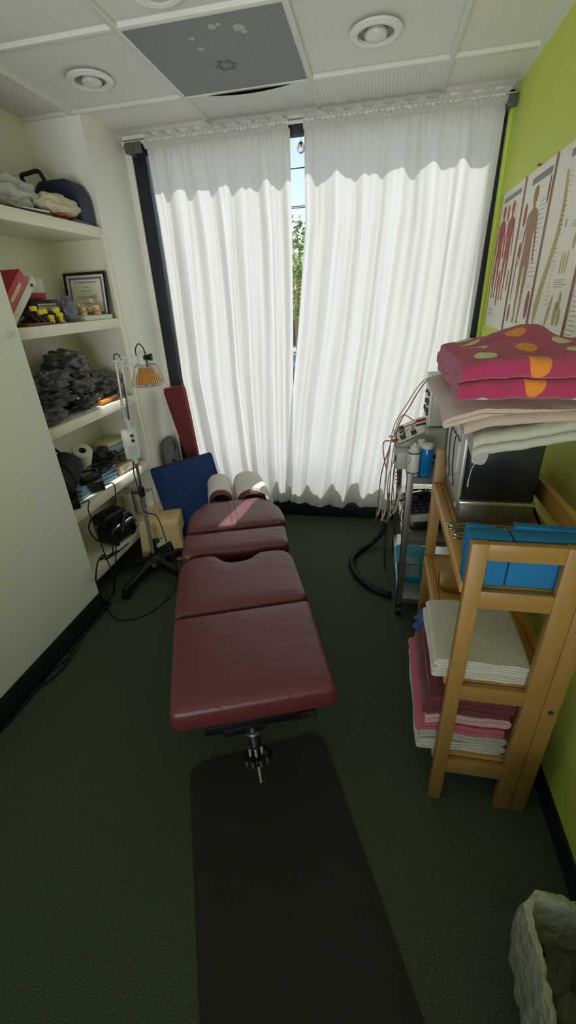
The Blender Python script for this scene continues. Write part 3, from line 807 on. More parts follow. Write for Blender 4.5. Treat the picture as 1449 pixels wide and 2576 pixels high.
# ------------------------------------------------------------------ step stool
SR = RZ(15); SC = Vector((-1.396, 2.365, 0))
def sq(w, d, z, r=.03, tw_=1.):
    p_ = roundpoly([(-w/2, -d/2), (w/2, -d/2), (w/2, d/2), (-w/2, d/2)], r, 6)
    return [SC + SR @ Vector((x, y, 0)) + Vector((0, 0, z)) for x, y in p_]
st = thing('step_stool', SC, 'tan moulded plastic step stool with arched sides behind the heat lamp pole', 'stool')
b = B().loft([sq(.262, .262, .262), sq(.260, .260, .278), sq(.252, .252, .289), sq(.238, .238, .295), sq(.13, .13, .2965, .02)])
top = obj('seat', b, 'tanplastic', st, smooth=50)
def stool_wall(sx, sy, ang, w0, w1, d0, d1):
    """one side of the skirt with an arched opening cut out"""
    q = B(); n = 28
    R2 = SR @ RZ(ang)
    def P(u, z, inn):
        k_ = 1-z/.27
        w_, d_ = w1+(w0-w1)*k_, d1+(d0-d1)*k_
        x = u*w_/2; y = -(d_/2 - inn)
        return SC + R2 @ Vector((x, y, 0)) + Vector((0, 0, z))
    def zlow(u):
        a = abs(u)
        return .18*(1-(a/.66)**6)**.5 if a < .66 else 0
    us = [-1+2*i/n for i in range(n+1)]
    us = sorted(set(us+[-.66, .66, -.6599, .6599, -.64, .64, -.62, .62]))
    for inn in (0, .006):
        V = [[q.bm.verts.new(P(u, zlow(u)+(.268-zlow(u))*j/6, inn)) for j in range(7)] for u in us]
        for i in range(len(us)-1):
            for j in range(6): q.bm.faces.new((V[i][j], V[i+1][j], V[i+1][j+1], V[i][j+1]))
        if inn == 0: V0 = V
        else:
            for i in range(len(us)-1): q.bm.faces.new((V0[i][0], V0[i+1][0], V[i+1][0], V[i][0]))
            for e in (0, -1):
                for j in range(6): q.bm.faces.new((V0[e][j], V0[e][j+1], V[e][j+1], V[e][j]))
    return q
for ang, w0, w1, d0, d1 in ((0, .255, .235, .288, .258), (180, .255, .235, .288, .258), (90, .255, .235, .288, .258), (-90, .255, .235, .288, .258)):
    obj('side', stool_wall(0, 0, ang, w0, w1, d0, d1), 'tanplastic', st, smooth=50)
for sx in (-1, 1):
    for sy in (-1, 1):
        b = B().tube([SC+SR @ Vector((sx*.130, sy*.130, 0)), SC+SR @ Vector((sx*.114, sy*.114, .27))], [.017, .013], 10)
        obj('leg', b, 'tanplastic', st, smooth=50)

# ------------------------------------------------------------------ things leaning in the corner
n0, n1 = Vector((-1.452, 2.44, .583)), Vector((-1.088, 2.64, .640))
dx = (n1-n0); ux = Vector((dx.x, dx.y, .0)).normalized(); ln = dx.length
# plan direction of the board, leaning back slightly
up_ = Vector((-.05, .12, .985)).normalized(); rt_ = dx.normalized(); nn_ = rt_.cross(up_).normalized(); up_ = nn_.cross(rt_).normalized()
def NP_(u, v, w): return n0 + rt_*u + up_*v + nn_*w
hh_ = n0.z/up_.z*.985
b = B(); poly = roundpoly([(0, -.60), (ln, -.655), (ln, 0), (0, 0)], .012)
b.loft([[NP_(u, v, -.022) for u, v in inset(poly, .006)], [NP_(u, v, -.018) for u, v in poly], [NP_(u, v, .018) for u, v in poly], [NP_(u, v, .022) for u, v in inset(poly, .006)]])
lowest = min(v.co.z for v in b.bm.verts)
b.deform(lambda p_: p_ if p_.z > .003 else Vector((p_.x, p_.y, max(p_.z, .003))))
t = obj('folded_exercise_pad', b, 'navy', None); tag(t, 'flat navy blue canvas pad standing on edge behind the tan stool', 'pad')
obj('edge_piping', B().tube([NP_(u, v, .02) for u, v in poly], .004, 6, closed=True).tube([NP_(u, v, -.02) for u, v in poly], .004, 6, closed=True).deform(lambda p_: Vector((p_.x, p_.y, max(p_.z, .003)))), 'darkblue', t)

def lean(pts_c, w, d, wdir):
    rings = []
    for i, (c_, k_) in enumerate(pts_c):
        a = Vector(pts_c[max(0, i-1)][0]); e = Vector(pts_c[min(len(pts_c)-1, i+1)][0]); t_ = (e-a).normalized()
        x = (Vector(wdir)-t_*Vector(wdir).dot(t_)).normalized(); y = t_.cross(x)
        rings.append([Vector(c_)+x*u*k_+y*v*k_ for u, v in roundpoly([(-w/2, -d/2), (w/2, -d/2), (w/2, d/2), (-w/2, d/2)], .028, 5)])
    return B().loft(rings)
b_t, b_b = Vector((-1.388, 2.855, 1.050)), Vector((-1.225, 2.790, .012))
prof = [(0, .28), (.010, .33), (.025, .35), (.25, .48), (.5, .62), (.8, .88), (.97, 1), (.99, .95), (1, .85)]
t = obj('bolster', lean([(b_b.lerp(b_t, w), k_) for w, k_ in prof], .150, .085, (1, .05, 0)), 'maroon_cloth', None, smooth=50)
tag(t, 'tall maroon upholstered bolster leaning in the corner by the window frame', 'bolster')
# grey plastic board with an oval hole and an arched lower edge, against the left wall
def board():
    q = B(); n = 40; P0, P1 = [], []
    outer = roundpoly([(-.13, -.43), (-.13, .17), (-.075, .225), (.075, .225), (.12, .18), (.12, -.43)], .035, 6)
    return outer
c0 = Vector((-1.512, 2.85, .455)); tilt = Matrix.Rotation(math.radians(4), 3, 'Y')
bm_ = B()
out = roundpoly([(-.125, -.43), (-.125, .16), (-.07, .225), (.08, .225), (.115, .19), (.115, -.43), (.05, -.43), (.05, .02), (0.0, .075), (-.05, .02), (-.05, -.43)], .03, 6)
hole = [(-.065+.020*math.cos(a), .130+.038*math.sin(a)) for a in [2*PI*i/20 for i in range(20)]]
v2 = bm_.bm
def addloop(pts, x): return [v2.verts.new(c0 + Vector((x, -p_[0], p_[1]))) for p_ in pts]
A, Hh = addloop(out, 0), addloop(hole, 0)
eA = [v2.edges.new((A[i], A[(i+1) % len(A)])) for i in range(len(A))]; eH = [v2.edges.new((Hh[i], Hh[(i+1) % 20])) for i in range(20)]
bmesh.ops.triangle_fill(v2, edges=eA+eH, use_beauty=True)
g = bmesh.ops.extrude_face_region(v2, geom=v2.faces[:])
bmesh.ops.translate(v2, vec=(.016, 0, 0), verts=[v for v in g['geom'] if isinstance(v, bmesh.types.BMVert)])
bm_.deform(lambda p_: Vector((p_.x + (.68-p_.z)*.05, p_.y, p_.z)))
t = obj('plastic_board', bm_, 'greyplastic'); tag(t, 'dark grey plastic board with oval hole leaning on the wall beside the maroon bolster', 'plastic board')
obj('arch_rib', B().tube([c0+Vector((.016, -x, z)) + Vector(((.68-(c0.z+z))*.05, 0, 0)) for x, z in ((-.062, -.05), (-.055, .03), (-.03, .075), (.0, .09), (.03, .075), (.055, .03), (.062, -.05))], .004, 6, smooth=6), 'darksteel', t)

# ------------------------------------------------------------------ shelf contents
def slab(name, c, d, rz, m, lab, cat, group=None, bev=.002, tiltm=None, parent=None):
    R_ = RZ(rz) if tiltm is None else tiltm @ RZ(rz)
    o = obj(name, B().box(c, d, R_, bev=bev), m, parent)
    if parent is None: tag(o, lab, cat, group)
    return o
def blob(fn_size, c, nzk=.25, s=6., sub=4, seed=0, flat=None, fold=.0):
    q = B(); g = bmesh.ops.create_icosphere(q.bm, subdivisions=sub, radius=1)['verts']
    for v in g:
        p = v.co.copy(); off = Vector((seed*3.1, seed*1.7, seed*.9))
        vd = noise.voronoi(p*s*.36+off)[0]; ve = noise.voronoi(p*s*.8+off)[0]
        k = 1 + nzk*noise.noise(p*s*.35+off) + fold*.60*(min(.6, vd[1]-vd[0])-.25) + fold*.24*(min(.6, ve[1]-ve[0])-.25)
        q_ = Vector((p.x*fn_size[0], p.y*fn_size[1], p.z*fn_size[2]))*k
        v.co = q_+Vector(c)
        if flat is not None and v.co.z < flat: v.co.z = flat + .0005*random.random()
    return q
# --- top board (1.967)
Z1 = 1.968
t = thing('carry_case', (-1.70, 2.40, Z1), 'dark blue hard carry case with a carry strap at the end of the top board', 'case')
b = B(); pl_ = roundpoly([(-.14, 0), (.14, 0), (.14, .13), (.10, .20), (-.08, .20), (-.13, .13)], .03, 5)
b.loft([[Vector((-1.685+u*.98, 2.515+dd, Z1+z)) for u, z in inset(pl_, e)] for dd, e in ((-.075, .012), (-.066, 0), (.045, 0), (.055, .012))])
obj('shell', b, 'darkblue', t)
obj('carry_strap', B().tube([(-1.80, 2.42, Z1+.17), (-1.81, 2.40, Z1+.215), (-1.76, 2.39, Z1+.222), (-1.70, 2.39, Z1+.225), (-1.69, 2.41, Z1+.19)], .010, 8, smooth=6), 'black', t)
o = obj('cloth_roll', blob((.075, .16, .052), (-1.600, 2.32, Z1+.062), .22, 7, seed=2, flat=Z1+.012, fold=.35), 'linen'); tag(o, 'rolled off-white cloth pouch in front of the dark blue carry case', 'cloth roll')
o = obj('plastic_bag_bundle', blob((.10, .155, .068), (-1.650, 2.04, Z1+.080), .3, 6, seed=5, flat=Z1+.012, fold=.5), 'whitefilm'); tag(o, 'crumpled white plastic bag with wrapped contents on the top board', 'bag')
obj('contents', blob((.07, .12, .045), (-1.655, 2.04, Z1+.070), .2, 5, seed=6, flat=Z1+.014), 'linen', o)
o = obj('clear_tote', B().bx(-1.80, -1.60, 1.56, 1.835, Z1, Z1+.30, bev=.03, seg=3), 'greenbag'); tag(o, 'greenish clear plastic bag with dark contents at the left end of the top board', 'bag')
obj('contents', B().bx(-1.77, -1.63, 1.60, 1.79, Z1+.045, Z1+.25, bev=.03), 'charcoal', o)
obj('rim_bar', B().box((-1.595, 1.838, Z1+.12), (.010, .030, .24), bev=.004), mat('olive edge', (150, 164, 96), .5), o)
slab('folder', (-1.65, 2.45, Z1+.006), (.22, .24, .011), 8, 'devdark', 'thin dark folder lying under the carry case at the front edge', 'folder')
slab('folder', (-1.66, 2.10, Z1+.006), (.21, .22, .010), -6, 'black', 'black folder lying under the white plastic bag', 'folder')
slab('booklet', (-1.575, 2.295, Z1+.018), (.09, .10, .008), 12, 'red', 'small red and white booklet at the front of the top board', 'booklet')
slab('envelope', (-1.585, 2.10, Z1+.016), (.08, .15, .006), -10, 'paper', 'crumpled white paper at the edge below the plastic bag', 'paper')

# --- second board (1.509)
Z2 = 1.510
def binder(name, y, ang, m, lab, w=.045, h=.29, dp=.26, x=-1.665, z0=Z2):
    R_ = Matrix.Rotation(math.radians(ang), 3, 'X')
    base = Vector((x, y, z0+.002))
    def W_(p): return base + R_ @ Vector(p)
    t = thing(name, base, lab, 'binder')
    def bb(q, a, e, mm, nm, bev=.002):
        c_ = (Vector(a)+Vector(e))/2; d = [abs(a[i]-e[i]) for i in range(3)]
        return obj(nm, B().box(W_(c_), d, R_, bev=bev), mm, t)
    bb(None, (-dp/2, -w, 0), (dp/2, -w+.004, h), m, 'cover'); bb(None, (-dp/2, -.004, 0), (dp/2, 0, h), m, 'cover')
    bb(None, (dp/2-.004, -w, 0), (dp/2, 0, h), m, 'spine')
    bb(None, (-dp/2+.01, -w+.006, .006), (dp/2-.02, -.008, h-.012), 'paper', 'pages')
    return t, W_
t, W_ = binder('ring_binder', 1.690, -50, 'redbinder', 'red ring binder leaning over the white one on the second board from the top', w=.060, h=.275, z0=Z2+.004)
c_ = W_((.131, -.028, .17)); obj('spine_label', B().box(c_, (.001, .016, .11), Matrix.Rotation(math.radians(-50), 3, 'X')), 'linen', t)
t, W_ = binder('ring_binder', 1.742, -50, 'whiteplastic', 'white ring binder slanting under the red one', w=.035, h=.275)
c_ = W_((.131, -.017, .235)); obj('finger_hole', B().cyl(c_, c_+Vector((.001, 0, 0)), .008, n=14), 'ink', t)
# certificate
t = thing('framed_certificate', (-1.66, 2.56, Z2), 'black framed certificate with wavy blue border leaning at the recess end', 'certificate')
fR = Matrix.Rotation(math.radians(-8), 3, 'X'); fb = Vector((-1.680, 2.505, Z2+.004))
def FW(x, y, z): return fb + fR @ Vector((x, y, z))
fw_, fh_ = .272, .245
b = B()
for a in ((-fw_/2, -fw_/2+.014, 0, fh_), (fw_/2-.014, fw_/2, 0, fh_), (-fw_/2+.014, fw_/2-.014, 0, .014), (-fw_/2+.014, fw_/2-.014, fh_-.014, fh_)):
    b.box(FW((a[0]+a[1])/2, .008, (a[2]+a[3])/2), (a[1]-a[0], .018, a[3]-a[2]), fR, bev=.002)
obj('frame', b, 'black', t)
obj('certificate_sheet', B().box(FW(0, .008, fh_/2), (fw_-.02, .002, fh_-.02), fR), 'poster', t)
b = B(); n = 0
hw, hh2 = .102, .092; cz = fh_/2
for i in range(26):
    for s_ in (-1, 1):
        b.box(FW(-hw+2*hw*i/25, .0064, cz+s_*hh2+.0015*(-1)**i), (.0085, .0012, .011), fR)
        b.box(FW(s_*hw+.0015*(-1)**i, .0064, cz-hh2+2*hh2*i/25), (.011, .0012, .0088), fR)
obj('wavy_border', b, mat('blue grey border print', (112, 126, 158), .6), t)
b = B()
b.box(FW(-.062, .0064, cz+.072), (.012, .0012, .004), fR).box(FW(-.062, .0064, cz+.072), (.004, .0012, .012), fR)
for i, (w_, z_) in enumerate(((.115, .072), (.030, .046), (.060, .026), (.120, -.002), (.115, -.010), (.05, -.040))):
    b.box(FW(.012 if i == 0 else 0, .0064, cz+z_), (w_, .0012, .006 if i == 0 else .003), fR)
obj('printed_lines', b, 'greyink', t)
# vertebra models on a white base
t = thing('vertebra_model', (-1.585, 2.36, Z2), 'cream and orange vertebra models standing on a white block before the certificate', 'anatomical model')
obj('plinth', B().box((-1.585, 2.39, Z2+.012), (.09, .24, .024), RZ(-3), bev=.002), 'whiteplastic', t)
for y, s_ in ((2.305, .9), (2.43, 1.15)):
    b = B()
    b.lathe([(.001, .0), (.021*s_, .0), (.018*s_, .012*s_), (.021*s_, .026*s_), (.001, .026*s_)], (-1.58, y, Z2+.044), n=20)
    b.lathe([(.001, .0), (.019*s_, .0), (.017*s_, .010*s_), (.019*s_, .020*s_), (.001, .020*s_)], (-1.578, y+.004, Z2+.026), n=20)
    for sx in (-1, 1):
        b.tube([(-1.585, y+sx*.014*s_, Z2+.06), (-1.60, y+sx*.038*s_, Z2+.066+.01*sx), (-1.605, y+sx*.048*s_, Z2+.075)], [.008*s_, .006*s_, .004*s_], 8)
    b.tube([(-1.59, y, Z2+.055), (-1.62, y, Z2+.06), (-1.645, y+.004, Z2+.045)], [.009*s_, .007*s_, .004*s_], 8)
    b.sphere((-1.59, y-.018, Z2+.082*s_+.004), .012*s_)
    v_ = obj('vertebra', b, 'bone', t)
    obj('disc', B().lathe([(.001, .0), (.0205*s_, .0), (.0215*s_, .005), (.0205*s_, .010), (.001, .010)], (-1.577, y+.002, Z2+.040), n=20).sphere((-1.575, y-.022, Z2+.052), .012), 'orange', v_)
o = obj('crystal_stone', blob((.040, .042, .062), (-1.580, 2.185, Z2+.058), .25, 8, seed=9, flat=Z2+.001), 'stone'); tag(o, 'rough grey crystal stone standing between the yellow ribbons and the vertebra models', 'stone')
t = thing('card_holder_box', (-1.72, 2.12, Z2), 'dark box with a white printed card on its front', 'box')
obj('box', B().box((-1.70, 2.14, Z2+.055), (.08, .16, .11), RZ(-14), bev=.003), 'black', t)
obj('card', B().box((-1.650, 2.125, Z2+.050), (.002, .105, .085), RZ(-14)), 'paper', t)
b = B(); b.box((-1.6482, 2.125, Z2+.082), (.001, .09, .006), RZ(-14)).box((-1.6482, 2.120, Z2+.066), (.001, .02, .012), RZ(-14))
obj('printed_lines', b, 'greyink', t)
slab('leaflet_box', (-1.775, 2.16, Z2+.105), (.06, .17, .21), -14, 'paper', 'white leaflet box standing behind the dark card box', 'box')
slab('red_carton', (-1.745, 2.15, Z2+.128), (.055, .13, .030), -16, 'red', 'flat red carton lying on top of the dark card box', 'carton')
b = B()
t = thing('ribbon_bundle', (-1.62, 1.98, Z2), 'bundle of bright yellow tabs on dark brown straps near the binders', 'ribbon bundle')
for i in range(7):
    y = 1.90+.035*i; b.tube([(-1.70, y, Z2+.012), (-1.65, y+.01, Z2+.045+.012*math.sin(i*2)), (-1.60, y+.02, Z2+.05), (-1.565, y+.03, Z2+.012)], .008, 6, smooth=4)
obj('straps', b, mat('brown strap', (78, 58, 56), .7), t)
for i, (y, z, w) in enumerate(((1.925, .072, .036), (1.985, .058, .040), (2.03, .030, .034), (2.075, .062, .040), (2.095, .040, .036), (2.02, .012, .03), (2.10, .016, .030), (1.955, .055, .02))):
    obj('yellow_tab', B().box((-1.572+.004*(i % 2), y, Z2+z), (.018, w, .022), Matrix.Rotation(.4*math.sin(i*3), 3, 'X') @ RZ(12*math.sin(i)), bev=.004), 'yellow', t)
slab('notebook', (-1.60, 1.91, Z2+.006), (.12, .20, .012), 6, mat('dark red cover', (92, 40, 46), .5), 'dark red flat notebook under the yellow ribbons', 'notebook')
slab('masking_tape_piece', at(22, 842, 'x', XN+.002), (.003, .05, .022), 0, 'whiteplastic', 'small piece of clear tape on the pale grey partition', 'tape', bev=.001)

# --- third board (1.056)
Z3 = 1.0565
spots = [
 ((-1.71, 2.23, Z3+.235), (.09, .155, .075), 'dark bundle in clear plastic on the very top of the heap'),
 ((-1.68, 2.42, Z3+.095), (.10, .16, .070), 'dark bundle in clear plastic, right end of the heap'),
 ((-1.66, 2.17, Z3+.125), (.09, .17, .055), 'dark bundle in clear plastic in the middle of the heap'),
 ((-1.64, 1.93, Z3+.190), (.09, .17, .050), 'dark bundle in clear plastic beside the partition, top left of the heap'),
 ((-1.63, 1.93, Z3+.105), (.09, .16, .045), 'dark bundle in clear plastic under the top left one'),
 ((-1.60, 1.83, Z3+.040), (.070, .14, .045), 'pale clear plastic bag bulging over the front edge'),
 ((-1.65, 2.20, Z3+.040), (.085, .18, .038), 'flat dark bundle in clear plastic near the yellow tool')]
for i, (c, s_, lab) in enumerate(spots):
    o = obj('wrapped_bundle', blob(s_, c, .35, 6, seed=i+20, flat=Z3+.001, fold=.7, sub=5), 'bagfilm', None, smooth=40)
    tag(o, lab, 'wrapped bundle', 'dark bundles in clear plastic')
    obj('contents', blob([v*.80 for v in s_], c, .2, 5, seed=i+20, flat=Z3+.003, fold=.3), 'black', o)
o = obj('round_container', B().lathe([(.001, -.05), (.034, -.05), (.036, -.045), (.036, .045), (.030, .05), (.001, .05)], (-1.585, 2.065, Z3+.085), (.8, -.6, .1), n=28), 'black'); tag(o, 'black round container with a small gold dot in the plastic heap', 'container')
obj('gold_dot', B().cyl(Vector((-1.585, 2.065, Z3+.085))+Vector((.8, -.6, .1)).normalized()*.0502, Vector((-1.585, 2.065, Z3+.085))+Vector((.8, -.6, .1)).normalized()*.0515, .006, n=12), 'yellow', o)
o = obj('black_case', B().box((-1.67, 2.44, Z3+.055), (.10, .20, .09), RZ(6), bev=.02, seg=4), 'charcoal'); tag(o, 'black fabric case at the right end of the third board', 'case')
o = obj('yellow_tool', B().box((-1.575, 2.335, Z3+.018), (.030, .20, .022), RZ(4), bev=.008, seg=4), 'yellowtool'); tag(o, 'long yellow orange plastic tool on the front edge of the third board', 'tool')
o = obj('wooden_tray', B().box((-1.62, 2.32, Z3+.010), (.11, .22, .018), RZ(-4), bev=.003), mat('red brown wood', (128, 72, 44), .5)); tag(o, 'flat reddish brown wooden piece under the yellow tool', 'wooden piece')
for i, (y, x, a) in enumerate(((2.12, -1.565, 12), (2.17, -1.56, -6), (2.23, -1.60, 20))):
    slab('paper_slip', (x, y, Z3+.003+.003*i), (.025, .11, .002), a, 'paper', ['narrow white paper slip beside the bulging clear bag', 'narrow white paper slip in front of the wooden piece', 'white paper slip lying on the wooden piece'][i], 'paper slip', bev=0)
o = obj('small_bottle', B().lathe([(.001, 0), (.014, 0), (.015, .03), (.008, .042), (.008, .05), (.001, .05)], (-1.60, 2.52, Z3), n=18), 'bagfilm'); tag(o, 'tiny clear bottle at the far right of the third board', 'bottle')

# --- fourth board (.601)
Z4 = .602
t = thing('rolled_bag', (-1.66, 1.98, Z4), 'grey fabric roll bag standing on the fourth board near the partition', 'bag')
b = B()
r0, r1 = Vector((-1.645, 1.79, Z4+.105)), Vector((-1.68, 2.01, Z4+.205))
b.tube([r0.lerp(r1, w) for w in (0, .03, .12, .5, .88, .97, 1)], [.05, .075, .088, .086, .080, .066, .04], 28)
b.deform(lambda p_: p_+Vector((0, 0, .010*nz(p_*12)))+Vector((.006*nz(p_*20), 0, 0)))
b.deform(lambda p_: Vector((p_.x, p_.y, max(p_.z, Z4+.001))))
obj('roll', b, 'charcoal', t, smooth=60)
obj('strap', B().tube([(-1.69, 1.88, Z4+.24), (-1.70, 1.89, Z4+.285), (-1.69, 1.93, Z4+.29), (-1.68, 1.95, Z4+.26)], .007, 6, smooth=5).tube([r0.lerp(r1, .38)+Vector((math.cos(a), 0, math.sin(a)))*.089 for a in [2*PI*i/24 for i in range(24)]], .007, 6, closed=True).deform(lambda p_: Vector((p_.x, p_.y, max(p_.z, Z4+.001)))), 'black', t)
rc_ = Vector((-1.715, 2.135, Z4+.140)); ra_ = Vector((.5, -.3, .8)).normalized()
o = obj('paper_towel_roll', B().lathe([(.020, -.11), (.052, -.11), (.055, -.105), (.055, .105), (.052, .11), (.020, .11), (.020, .09)], rc_, ra_, n=30), 'paper'); tag(o, 'white roll with a dark centre lying behind the grey roll bag', 'roll')
obj('hole_shade', B().cyl(rc_+ra_*.09, rc_+ra_*.1102, .0205), 'black', o)  # black plug standing in for the shade in the roll's hole
slab('cardboard_box', (-1.635, 2.385, Z4+.030), (.15, .20, .058), -8, 'cardboard', 'flat brown cardboard box with a white label under the black cables', 'box')
o = bpy.data.objects['cardboard_box']
obj('address_label', B().box(Vector((-1.635, 2.385, Z4+.030))+RZ(-8) @ Vector((.0756, .0, .002)), (.001, .17, .044), RZ(-8)), 'paper', o)
b = B()
for i in range(9): b.box(Vector((-1.635, 2.385, Z4+.030))+RZ(-8) @ Vector((.0764, .050+.0045*i, -.010)), (.0006, .002 if i % 3 else .003, .014), RZ(-8))
for i in range(3): b.box(Vector((-1.635, 2.385, Z4+.030))+RZ(-8) @ Vector((.0764, -.035, .010-.012*i)), (.0006, .06-.012*i, .003), RZ(-8))
obj('printed_lines', b, 'ink', o)
slab('storage_tin', (-1.735, 2.46, Z4+.075), (.15, .20, .15), -6, 'clearblue', 'pale blue plastic box at the back right of the fourth board', 'box', bev=.012)
slab('tissue_box', (-1.73, 2.46, Z4+.165), (.13, .17, .026), -6, 'linen', 'pale flat box lying on the pale blue plastic box', 'box', bev=.004)
slab('wooden_block', (-1.60, 2.475, Z4+.035), (.09, .06, .07), -10, 'cardboard', 'small tan block at the right of the cardboard box', 'box', bev=.003)
b = B()
rnd = random.Random(3)
for i in range(26):
    c_ = Vector((-1.655+rnd.uniform(-.05, .05), 2.30+rnd.uniform(-.10, .10), Z4+.075+rnd.uniform(0, .045)))
    a0_ = rnd.uniform(0, 6.28); rx, ry = rnd.uniform(.03, .06), rnd.uniform(.05, .10)
    b.tube([c_+Vector((math.cos(a)*rx, math.sin(a)*ry, .014*math.sin(a*2+a0_))) for a in [a0_+i_*.5 for i_ in range(12)]], .0032, 5, smooth=3)
o = obj('cable_heap', b, 'blackrub'); tag(o, 'tangled heap of thin black cables on the cardboard box', 'cables')
o = obj('cable_pouch', blob((.055, .075, .045), (-1.70, 2.32, Z4+.125), .3, 6, seed=41, fold=.3), 'black'); tag(o, 'black soft pouch in the cable heap', 'pouch')
for i in range(6):
    slab('wrapped_pack', (-1.665-.004*i, (2.20 if i % 2 == 0 else 1.96)+.006*i, Z4+.010+.018*(i//2)), (.145, .155, .017), (-12, 8, -16, 10, -8, 14)[i], 'bluepaper',
         ['bottom', 'bottom', 'second', 'second', 'top', 'top'][i]+' pale blue paper-wrapped pack in the '+('right' if i % 2 == 0 else 'left')+' stack on the fourth board', 'wrapped pack', 'pale blue wrapped packs', bev=.006)
def holder(c, rz, sc_=1., lab=''):
    """black battery charger: upright back with a window and a stepped base"""
    R_ = RZ(rz); c = Vector(c)
    t = thing('charger_stand', c, lab, 'charger')
    def P(x0, x1, y0, y1, z0, z1): return (c+R_ @ (Vector(((x0+x1)/2, (y0+y1)/2, (z0+z1)/2))*sc_), tuple(abs(a-e)*sc_ for a, e in ((x0, x1), (y0, y1), (z0, z1))), R_)
    b = B()
    for a in ((-.038, -.024, -.062, -.040, 0, .118), (-.038, -.024, .040, .062, 0, .118), (-.038, -.024, -.040, .040, 0, .070), (-.038, -.024, -.040, .040, .104, .118)): b.box(*P(*a), bev=.003)
    obj('back', b, 'black', t)
    obj('base', B().box(*P(-.036, .034, -.060, .060, 0, .058), bev=.006), 'black', t)
    b = B()
    for i in range(7): b.box(*P(.0345, .036, -.045, .045, .008+.006*i, .010+.006*i))
    obj('ribs', b, 'devdark', t)
    return t
holder((-1.612, 2.045, Z4), -48, 1.05, 'black charger stand with a window in its back on the fourth board')
holder((-1.600, 1.800, Z4), -48, .95, 'black charger stand half hidden by the partition edge')

# --- bottom board (.206)
Z5 = .2065
for i, (px, py, a) in enumerate(((318, 1243, 4), (303, 1233, 2), (319, 1229, -3), (343, 1232, 3), (371, 1236, -5), (296, 1241, 5))):
    top_ = at(px, py, 'z', Z5+.172+.0)
    if top_.x < XB+.04: top_.x = XB+.04
    ax = Vector((math.sin(math.radians(a))*.3, -math.sin(math.radians(a))*.4, 1)).normalized(); bs = top_-ax*.172; bs.z = Z5+.001
    o = obj('paper_roll', B().lathe([(.015, .0), (.029, .0), (.032, .003), (.032, .168), (.029, .172), (.016, .172), (.015, .14)], bs, ax, n=26), 'paper')
    tag(o, 'white exam table paper roll standing on end on the bottom board', 'paper roll', 'paper rolls on the bottom board')
    obj('hole_shade', B().lathe([(.001, .160), (.0155, .160)], bs, ax, n=20), 'shade_dark', o)  # dark disc painted in for shade down the roll's hole
t = thing('power_massager', (-1.615, 2.155, Z5), 'black massage machine with handle and switch cord on the bottom board', 'machine')
obj('body', B().box((-1.615, 2.165, Z5+.065), (.15, .22, .12), RZ(-10), bev=.028, seg=4), 'black', t)
obj('upper_body', B().box((-1.645, 2.165, Z5+.155), (.12, .19, .085), RZ(-14), bev=.025, seg=4), 'black', t)
obj('handle', B().tube([(-1.555, 2.095, Z5+.05), (-1.523, 2.095, Z5+.10), (-1.530, 2.135, Z5+.16), (-1.555, 2.215, Z5+.165), (-1.555, 2.265, Z5+.12)], .012, 8, smooth=6), 'black', t)
obj('vent', B().box((-1.540, 2.185, Z5+.075), (.006, .09, .06), RZ(-10), bev=.002), 'devdark', t)
obj('feet', B().cyl((-1.575, 2.075, Z5), (-1.575, 2.075, Z5+.02), .018).cyl((-1.555, 2.235, Z5), (-1.555, 2.235, Z5+.02), .018), 'black', t)
obj('cord', B().tube([(-1.655, 2.085, Z5+.19), (-1.665, 2.025, Z5+.215), (-1.655, 1.965, Z5+.17), (-1.615, 1.960, Z5+.10), (-1.575, 2.015, Z5+.045), (-1.555, 1.995, Z5+.012), (-1.540, 1.955, Z5+.006), (-1.555, 1.905, Z5+.005), (-1.535, 1.935, Z5+.005), (-1.515, 2.015, Z5+.006), (-1.505, 2.095, Z5+.008)], .0048, 7, smooth=8), 'blackrub', t)
b = B()
for i in range(12):
    c_ = Vector((-1.592+rnd.uniform(-.012, .012), 2.24+rnd.uniform(-.04, .04), Z5+.010+.004*i)); a0_ = rnd.uniform(0, 6)
    b.tube([c_+Vector((math.cos(a)*.028, math.sin(a)*.062, .008*math.sin(2*a+a0_))) for a in [a0_+k_*.55 for k_ in range(11)]], .003, 5, smooth=3)
o = obj('cable_coil', b, mat('glossy black cable', (22, 22, 24), .25)); tag(o, 'coil of shiny dark cable beside the stool on the bottom board', 'cables')

# ------------------------------------------------------------------ cables that run over the floor
def cab(name, pts, r, m, lab):
    pts = [Vector((max(p_.x, -1.476+.004*(i % 3)), p_.y, p_.z)) if p_.y < 1.75 and p_.x < 0 else p_ for i, p_ in enumerate(pts)]
    return tag(obj(name, B().tube(pts, r, 7, smooth=8), m), lab, 'cable')
cab('charger_cable', [Vector((-1.560, 2.055, Z4+.02)), Vector((-1.518, 2.10, Z4+.028)), at(290, 1235, 'x', -1.505), at(291, 1290, 'x', -1.50), at(292, 1370, 'x', -1.49), at(290, 1440, 'x', -1.47), at(284, 1490, 'z', .03), at(272, 1515, 'z', .006), at(250, 1540, 'z', .006), at(215, 1575, 'z', .006), at(185, 1620, 'z', .006), at(175, 1650, 'z', .006), at(130, 1690, 'z', .006), at(70, 1728, 'z', .006), at(30, 1775, 'z', .006), at(-15, 1835, 'z', .006)], .0035, 'blackrub', 'thin black cable from the windowed charger stand down to the floor and along the partition')
